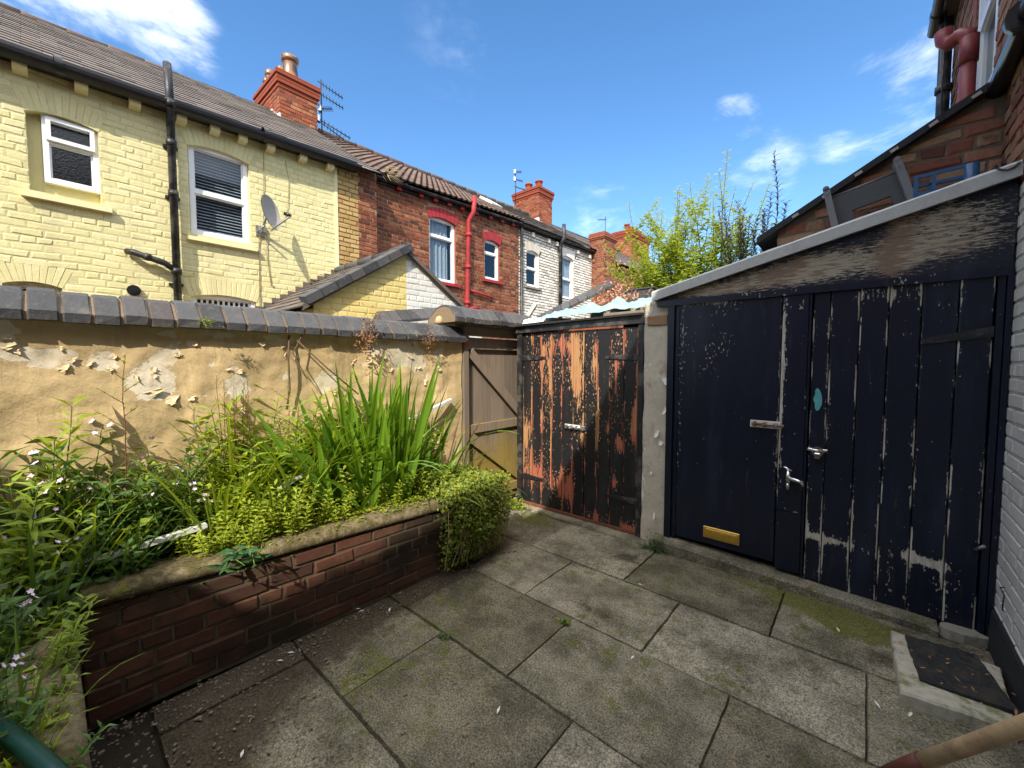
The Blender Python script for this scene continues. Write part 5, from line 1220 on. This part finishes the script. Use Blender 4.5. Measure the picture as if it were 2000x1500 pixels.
# crocosmia clump
ir=thing('sword_leaf_clump','tall clump of upright sword shaped green leaves in the planter','plant',(-2.55,1.45,.45))
l=MB()
for k in range(118):
    y=rp.gauss(1.56,.19); x=rp.gauss(-2.56,.06); y=min(max(y,1.15),2.05)
    fan=(y-1.56)*1.1+rp.gauss(0,.22); d=V((rp.gauss(.03,.12),fan*.75,1)); 
    L=rp.uniform(.6,1.17)*(1-.15*abs(fan)); side=V((rp.gauss(0,.5),1,0))
    l.blade((x,y,.44),d,side,L,rp.uniform(.040,.074),rp.uniform(.05,.75)*(1+1.4*abs(fan)),rp.uniform(.15,1.0),8)
for k in range(24):
    l.blade((rp.gauss(-2.54,.06),rp.gauss(1.56,.2),.45),V((rp.uniform(-.1,.5),rp.uniform(-.5,.5),1)),V((rp.uniform(-.5,.5),1,.2)),rp.uniform(.6,1.0),rp.uniform(.03,.05),rp.uniform(1.2,3.2),rp.uniform(.3,1),10)
for k in range(26):
    y=rp.choice([rp.uniform(1.0,1.3),rp.uniform(1.7,2.1)]); sg=-1 if y<1.4 else 1
    l.blade((-2.52,y,.46),V((rp.uniform(-.1,.5),sg*rp.uniform(.4,1.1),.8)),V((.6,-.2,.3)),rp.uniform(.45,.85),.028,rp.uniform(.6,1.8),rp.uniform(.3,1),8)
l.build('leaves','leaf_iris',ir)
l=MB()
for k in range(22): l.blade((rp.gauss(-2.56,.05),rp.gauss(1.56,.2),.45),V((rp.uniform(-.1,.25),rp.uniform(-.8,.8),rp.uniform(.5,1))),V((.5,1,0)),rp.uniform(.2,.42),.014,rp.uniform(.5,1.8),rp.random(),7)
l.build('dead_leaves','dead_stem',ir)
# creeping plant spilling over the far end of the planter
cp_=thing('creeper','small leaved golden green creeper spilling over the far planter end','plant',(-2.2,2.05,.5))
l=MB(); s=MB()
for k in range(9500):
    y=rp.gauss(2.07,.19); u_=rp.random()
    if y<1.74 or y>2.46: continue
    if u_<.35: x=rp.uniform(-2.72,-2.12); z=.53+rp.uniform(-.02,.14)*(1-abs(y-2.05)*1.4)+.05*noise.noise(V((x*8,y*8,1)))
    else:
        z=.62-.60*rp.random()**1.05; bul=.12*math.sin(PI*min(1,max(0,(.68-z)/.66)))+.03*noise.noise(V((y*9,z*9,3))); x=-2.20+bul*(1-((y-2.06)/.42)**2)+rp.uniform(-.06,.03)
        if z<.22+.12*noise.noise(V((y*7,3,3))) and rp.random()<.35+abs(y-2.05)*1.2: continue
    d=V((rp.uniform(0,1),rp.uniform(-.8,.8),rp.uniform(-.7,.5))); l.leaf((x,y,z),d,V((.6,-.3,.8)),rp.uniform(.016,.032),rp.uniform(.014,.026),min(1,max(0,rp.gauss(.42,.32)+(z-.4)*.5)),.15)
for k in range(40):
    y=rp.uniform(1.8,2.35); s.tube([(-2.25,y,.55),(-2.13,y+rp.uniform(-.03,.03),.5),(-2.09,y+rp.uniform(-.06,.06),.3),(-2.12,y+rp.uniform(-.08,.08),.08)],.0025,4,False)
for k in range(9):
    y=rp.uniform(1.8,2.2); q=V((-2.14,y,.55)); d=V((rp.uniform(.3,1),rp.uniform(-.5,.3),rp.uniform(.0,.6))); l.blade(q,d,V((0,1,.2)),rp.uniform(.2,.42),.010,rp.uniform(2,4),rp.uniform(.4,1),7)
l.build('leaves',leafmat('leaf_creeper',(.06,.11,.012),(.32,.36,.035),trans=.35),cp_); s.build('stems','dead_stem',cp_)
# a glossy plant hanging over the planter front
dk_=thing('hanging_plant','glossy dark green leafy plant hanging over the planter brickwork','plant',(-2.28,.62,.55))
l=MB(); s=MB()
for k in range(7):
    base=V((-2.30,.58+rp.uniform(-.04,.07),.56)); d=V((rp.uniform(.35,.8),rp.uniform(-.45,.35),rp.uniform(-.05,.5)))
    stem_leaves(l,s,base,d,rp.uniform(.12,.20),.10,.034,.030,.25,.1,.9,1,.004,sway=(.2,0,-.8),start=.25)
l.build('leaves','leaf_glossy',dk_); s.build('stems','stem_green',dk_)
# tall thin willowherb sprig in front of the ochre wall
def sprig(px,py0,py1,X,nb,label):
    a=onx(px,py0,X); b=onx(px+4,py1,X); r=thing('willowherb_sprig',label,'plant',(a.x,a.y,.44)); l=MB(); s=MB(); a.z=.44
    n=10; pts=[a.lerp(b,k/n)+V((rp.uniform(-.006,.006),rp.uniform(-.006,.006),0)) for k in range(n+1)]; s.tube(pts,[.0045*(1-.7*k/n) for k in range(n+1)],5,False)
    for k in range(nb):
        f=.30+.65*k/nb; q=a.lerp(b,f); ang=rp.uniform(-.5,.5)+(PI if k%2 else 0); d=V((.3*rp.uniform(-1,1),math.cos(ang),.9))
        stem_leaves(l,s,q,d,rp.uniform(.10,.22)*(1.15-f*.6),.04,.010,.03,.55,.3,1,2,.002,start=.4)
    for k in range(14):
        q=a.lerp(b,rp.uniform(.75,1)); l.leaf(q,rdir(.8),(0,0,1),.03,.008,rp.uniform(.4,1),.2)
    s.build('stems','stem_red',r); l.build('leaves','leaf_weed',r)
sprig(238,960,695,-2.70,12,'tallest red stemmed sprig standing against the left ochre wall')
sprig(470,940,760,-2.74,7,'thin bare topped sprig left of the sword leaved clump')
sprig(560,930,745,-2.76,8,'leafy upright sprig just left of the sword leaved clump')
m=MB()
for k in range(9):
    px=rp.uniform(420,520); q=onx(px,rp.uniform(740,800),-2.72); b=V((-2.7,q.y+rp.uniform(-.05,.05),.45)); m.tube([b,b.lerp(q,.6)+V((.0,.01,0)),q],[.003,.0022,.001],4,False)
    for j in range(6): e=b.lerp(q,rp.uniform(.5,1)); m.tube([e,e+V((rp.uniform(-.02,.02),rp.uniform(-.05,.05),.05))],.001,3,False)
m.build('dry_stalks','stem_red',None,(-2.7,.8,.45),'thin dry seed stalks rising in front of the peeling wall','plant')
# dried plant hanging from the coping
def dry_tuft(name,label,c,n,sp,mat,L=.03):
    m=MB(); c=V(c)
    for k in range(n):
        q=c+V((rp.gauss(0,sp[0]),rp.gauss(0,sp[1]),rp.gauss(0,sp[2]))); m.leaf(q,V((rp.uniform(-1,1),rp.uniform(-1,1),rp.uniform(-1,.6))),rdir(1),L*rp.uniform(.5,1.2),L*.4,rp.random(),.3)
    for k in range(12): q=c+V((rp.gauss(0,sp[0]),rp.gauss(0,sp[1]),rp.gauss(0,sp[2]))); m.tube([c+V((0,0,-sp[2])),q],.0015,3,False)
    m.build(name,mat,None,tuple(c),label,'plant')
q=onx(715,665,-2.80); dry_tuft('dried_weed','dry brown weed hanging off the yard wall coping',(q.x+.02,q.y,1.70),150,(.02,.045,.08),'dry_leaf')
q=onx(840,655,-2.78); dry_tuft('dried_weed','smaller dry brown weed near the gate end of the coping',(q.x,q.y,1.70),60,(.02,.05,.05),'dry_leaf',.025)
q=onx(405,637,-2.76); dry_tuft('coping_moss','tiny green tuft sprouting between coping bricks',(q.x,q.y,1.73),30,(.01,.02,.015),'leaf_lime',.02)
dry_tuft('dried_bush','pinkish brown dried plant behind the blue tarpaulin',(-2.0,4.0,2.15),420,(.16,.06,.09),'dry_leaf_pink',.045)
dry_tuft('dried_bush','tall pale pink dying plant below the green bush',(-2.25,4.7,2.42),380,(.14,.06,.16),'dry_leaf_pink',.045)
# bush behind the shed
bu=thing('bush','bright green willow like bush growing up behind the shed roof','bush',(-1.55,4.7,0))
l=MB(); s=MB()
for k in range(62):
    bx=rp.uniform(-1.80,-1.25); by=rp.uniform(4.45,4.95); lean=(bx+1.5)*.8+rp.gauss(0,.13); h=2.6+.95*rp.random()**1.2-.9*abs(lean)*rp.random()
    if k<5: h=(3.85,3.62,3.45,3.4,3.3)[k]; bx=(-1.62,-1.30,-1.42,-1.75,-1.2)[k]; lean=(.02,.12,.05,-.15,.2)[k]
    p0=V((bx,by,1.5)); d=V((lean*.75,rp.gauss(0,.08),1))
    pts=stem_leaves(l,s,p0,d,h-1.5,.095,.036,.034,.25,.15,1,2,.008,start=.10)
    s.tube([(-1.5+rp.uniform(-.08,.08),4.7,0),p0],[.02,.008],5,False)
    for q in range(7):
        f=rp.uniform(.2,.85); e=pts[int(f*(len(pts)-1))]; stem_leaves(l,s,e,V((rp.uniform(-.9,.9),rp.uniform(-.6,.6),.8)),rp.uniform(.25,.55),.085,.036,.032,.25,.2,1,2,.004,start=.1)
s.build('stems','stem_green',bu); l.build('leaves','leaf_bush',bu)
bp=thing('purple_flower_plant','dark leaved plant with purple flower spikes beside the bush on the right','plant',(-.75,4.2,0))
l=MB(); s=MB(); f=MB()
for k in range(20):
    bx=rp.uniform(-1.0,-.62); by=4.2+rp.uniform(-.1,.1); h=rp.uniform(2.65,2.95)
    if k<3: h=(3.30,3.02,3.05)[k]; bx=(-.66,-.86,-.72)[k]
    pts=stem_leaves(l,s,(bx,by,1.9),V((rp.gauss(0,.06),0,1)),h-1.9,.085,.018,.022,.5,0,.8,2,.005,start=.05)
    s.tube([(bx,by,0),(bx,by,1.9)],.006,4,False)
    n=len(pts)
    for q in range(46):
        g=rp.uniform(.70,1); i=min(n-2,int(g*(n-1))); e=pts[i].lerp(pts[i+1],rp.random()); f.leaf(e,rdir(1.5),(0,0,1),.022,.010,.6)
s.build('stems','stem_brown',bp); l.build('leaves','leaf_blue',bp); f.build('flower_spikes','purple_petal',bp)
# small weeds in the paving
def small_weed(name,label,c,n,r,mat='leaf_weed',L=.03,h=.12):
    l=MB(); c=V(c)
    for k in range(n):
        q=c+V((rp.gauss(0,r),rp.gauss(0,r*.5),rp.uniform(0,h)*rp.random())); l.leaf(q,rdir(1.2),(0,0,1),L*rp.uniform(.6,1.2),L*.5,rp.random(),.25)
    l.build(name,mat,None,tuple(c),label,'plant')
q=onz(1305,1055,0); small_weed('pavement_weed','small green weed at the foot of the rendered pier',(q.x,3.13,0),170,.05,'leaf_dark',.026,.16)
q=onz(1288,1068,0); small_weed('pavement_weed','wispy low weed where the pier meets the step',(q.x-.06,3.12,0),70,.03,'leaf_dark',.02,.06)
small_weed('pavement_weed','bright leafy weed between the gate and the orange door',(-2.72,3.12,0),130,.08,'leaf_lime',.05,.12)
q=onz(1105,1218,0); small_weed('grass_sprout','tiny grass sprout in the paving joint near the middle',q,26,.015,'leaf_weed',.03,.02)
q=onz(865,1245,0); small_weed('grass_sprout','tiny moss tuft in the paving joint near the planter',q,40,.02,'leaf_dark',.02,.015)
# dirt, gravel and litter along the walls
m=MB(); 
for k in range(1300):
    r_=rp.random()
    if r_<.4: y=rp.uniform(-.1,2.5); x=-2.30+.05*y+abs(rp.gauss(0,.10))
    elif r_<.66: y=rp.gauss(.35,.3); x=-2.0+rp.gauss(0,.28)
    elif r_<.8: x=rp.uniform(-2.75,.5); y=3.2-abs(rp.gauss(0,.05))-(.06 if x>-1.25 else 0)
    elif r_<.9: x=.53-abs(rp.gauss(0,.05)); y=rp.uniform(2.2,3.2)
    else: x=rp.uniform(-2,.5); y=rp.uniform(.3,3.1)
    s_=rp.uniform(.0015,.0042)*(1.6 if rp.random()<.07 else 1); m.tone=rp.random()
    a=rp.uniform(0,6); c=V((x,y,.003+s_*.5)); m.obox(c,V((math.cos(a),math.sin(a),0))*s_*rp.uniform(.8,2),V((-math.sin(a),math.cos(a),0))*s_,V((rp.uniform(-.3,.3),0,1)).normalized()*s_*.5)
m.build('grit',simple('grit_mix',(.17,.14,.10),.95,var=.7,ns=90),None,(0,0,0),'loose grit and crumbs along the edges of the paving','grit',None,'stuff')
m=MB()
for k in range(85):
    x=rp.uniform(-2.2,.5); y=rp.uniform(.3,3.1)
    if rp.random()<.6: y=rp.uniform(2.4,3.15); x=rp.uniform(.05,.53)
    m.leaf((x,y,.006 if not(.15<x<.53 and 2.4<y<2.93) else .12),V((rp.uniform(-1,1),rp.uniform(-1,1),.1)),(0,0,1),rp.uniform(.012,.035),rp.uniform(.005,.01),rp.random(),.05)
m.build('fallen_leaves','dry_leaf',None,(0,0,0),'small dry leaves scattered on the paving and mat','leaf litter',None,'stuff')
m=MB()
for px,py in ((760,1195),(690,1090+100),(560,1275),(1245,1140),(1420,1098),(1640,1235),(1255,1047),(1220,1042),(970,1395),(1720,1385),(1775,1400),(1232,1287),(470,1480),(700,1195),(540,1290)):
    q=onz(px,py,.008); a=rp.uniform(0,3); m.leaf(q,V((math.cos(a),math.sin(a),.15)),(0,0,1),rp.uniform(.02,.05),.012,.6,.05)
m.build('paint_chips','litter_white',None,(0,0,0),'pale paint chips and scraps scattered on the paving','litter',None,'stuff')
# ================================================================== LIGHT, SKY, CAMERA
SUN=V((1.0,-1.75,1.754)).normalized()
sl=bpy.data.lights.new('sun','SUN'); sl.energy=2.9; sl.angle=math.radians(.5); sl.color=(1,.93,.80)
so=bpy.data.objects.new('sun',sl); COL.objects.link(so); so.rotation_euler=SUN.to_track_quat('Z','Y').to_euler(); so.location=(5,-8,9)
wd=bpy.data.worlds.new('World'); scene.world=wd; wd.use_nodes=True; t=wd.node_tree; t.nodes.clear()
sky=nd(t,'TexSky',{'sky_type':'NISHITA','sun_disc':False,'sun_elevation':math.asin(SUN.z),'sun_rotation':math.atan2(SUN.x,SUN.y),'air_density':1.0,'dust_density':.35,'ozone_density':2.2})
co=nd(t,'TexCoord').outputs['Generated']
hs=nd(t,'HueSaturation',None,Saturation=1.22,Value=.78,Color=sky.outputs[0]).outputs[0]
n1=noi(t,scl(t,co,(1,1,2.2)),3.2,8,.62,.4); n2=noi(t,scl(t,co,(1,1,3)),9,7,.6,.3)
def spot(px,py,wid):
    d=V(_ray(px,py)).normalized(); dt=nd(t,'VectorMath',{'operation':'DOT_PRODUCT'},i0=co,i1=tuple(d)).outputs['Value']
    return mstep(t,dt,math.cos(wid),1.0)
cm=None
for px,py,wd_,am in ((40,0,.24,.46),(275,35,.13,.42),(960,60,.20,.10),(1720,230,.13,.36),(1840,130,.17,.42),(1430,240,.07,.36),(1500,330,.10,.22),(1180,420,.12,.22),(1520,180,.3,.08)):
    v=mth(t,'MULTIPLY',spot(px,py,wd_),am); cm=v if cm is None else mth(t,'MAXIMUM',cm,v)
dens=mth(t,'ADD',mth(t,'MULTIPLY',n1,.8),mth(t,'MULTIPLY',n2,.35))
cl=mth(t,'MULTIPLY',mstep(t,mth(t,'ADD',dens,mth(t,'MULTIPLY',cm,.42)),.66,.98),mstep(t,cm,.0,.35))
cl=mth(t,'MULTIPLY',cl,.62)
# bright cloud added out of view, overhead and behind, to fill the shaded yard
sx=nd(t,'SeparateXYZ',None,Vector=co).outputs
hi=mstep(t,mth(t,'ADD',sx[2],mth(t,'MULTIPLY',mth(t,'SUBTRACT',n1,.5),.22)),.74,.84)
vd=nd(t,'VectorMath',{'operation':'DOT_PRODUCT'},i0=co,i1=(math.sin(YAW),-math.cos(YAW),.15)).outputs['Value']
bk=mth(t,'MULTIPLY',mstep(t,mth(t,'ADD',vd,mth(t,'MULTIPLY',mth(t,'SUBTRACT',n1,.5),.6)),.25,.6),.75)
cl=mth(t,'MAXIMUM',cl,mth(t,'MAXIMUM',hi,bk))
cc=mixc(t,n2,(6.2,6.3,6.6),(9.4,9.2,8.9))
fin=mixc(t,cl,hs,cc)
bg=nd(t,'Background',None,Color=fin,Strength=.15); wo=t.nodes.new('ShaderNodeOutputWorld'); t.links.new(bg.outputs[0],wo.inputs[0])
cam=bpy.data.cameras.new('camera'); cam.sensor_width=36; cam.lens=36*F/2000; cam.clip_start=.02; cam.clip_end=3000
cob=bpy.data.objects.new('camera',cam); COL.objects.link(cob); cob.location=(0,0,CH); cob.rotation_euler=(PI/2-PITCH,0,YAW); scene.camera=cob
vs=scene.view_settings; vs.view_transform='Standard'; vs.look='None'; vs.exposure=1.25; vs.gamma=1
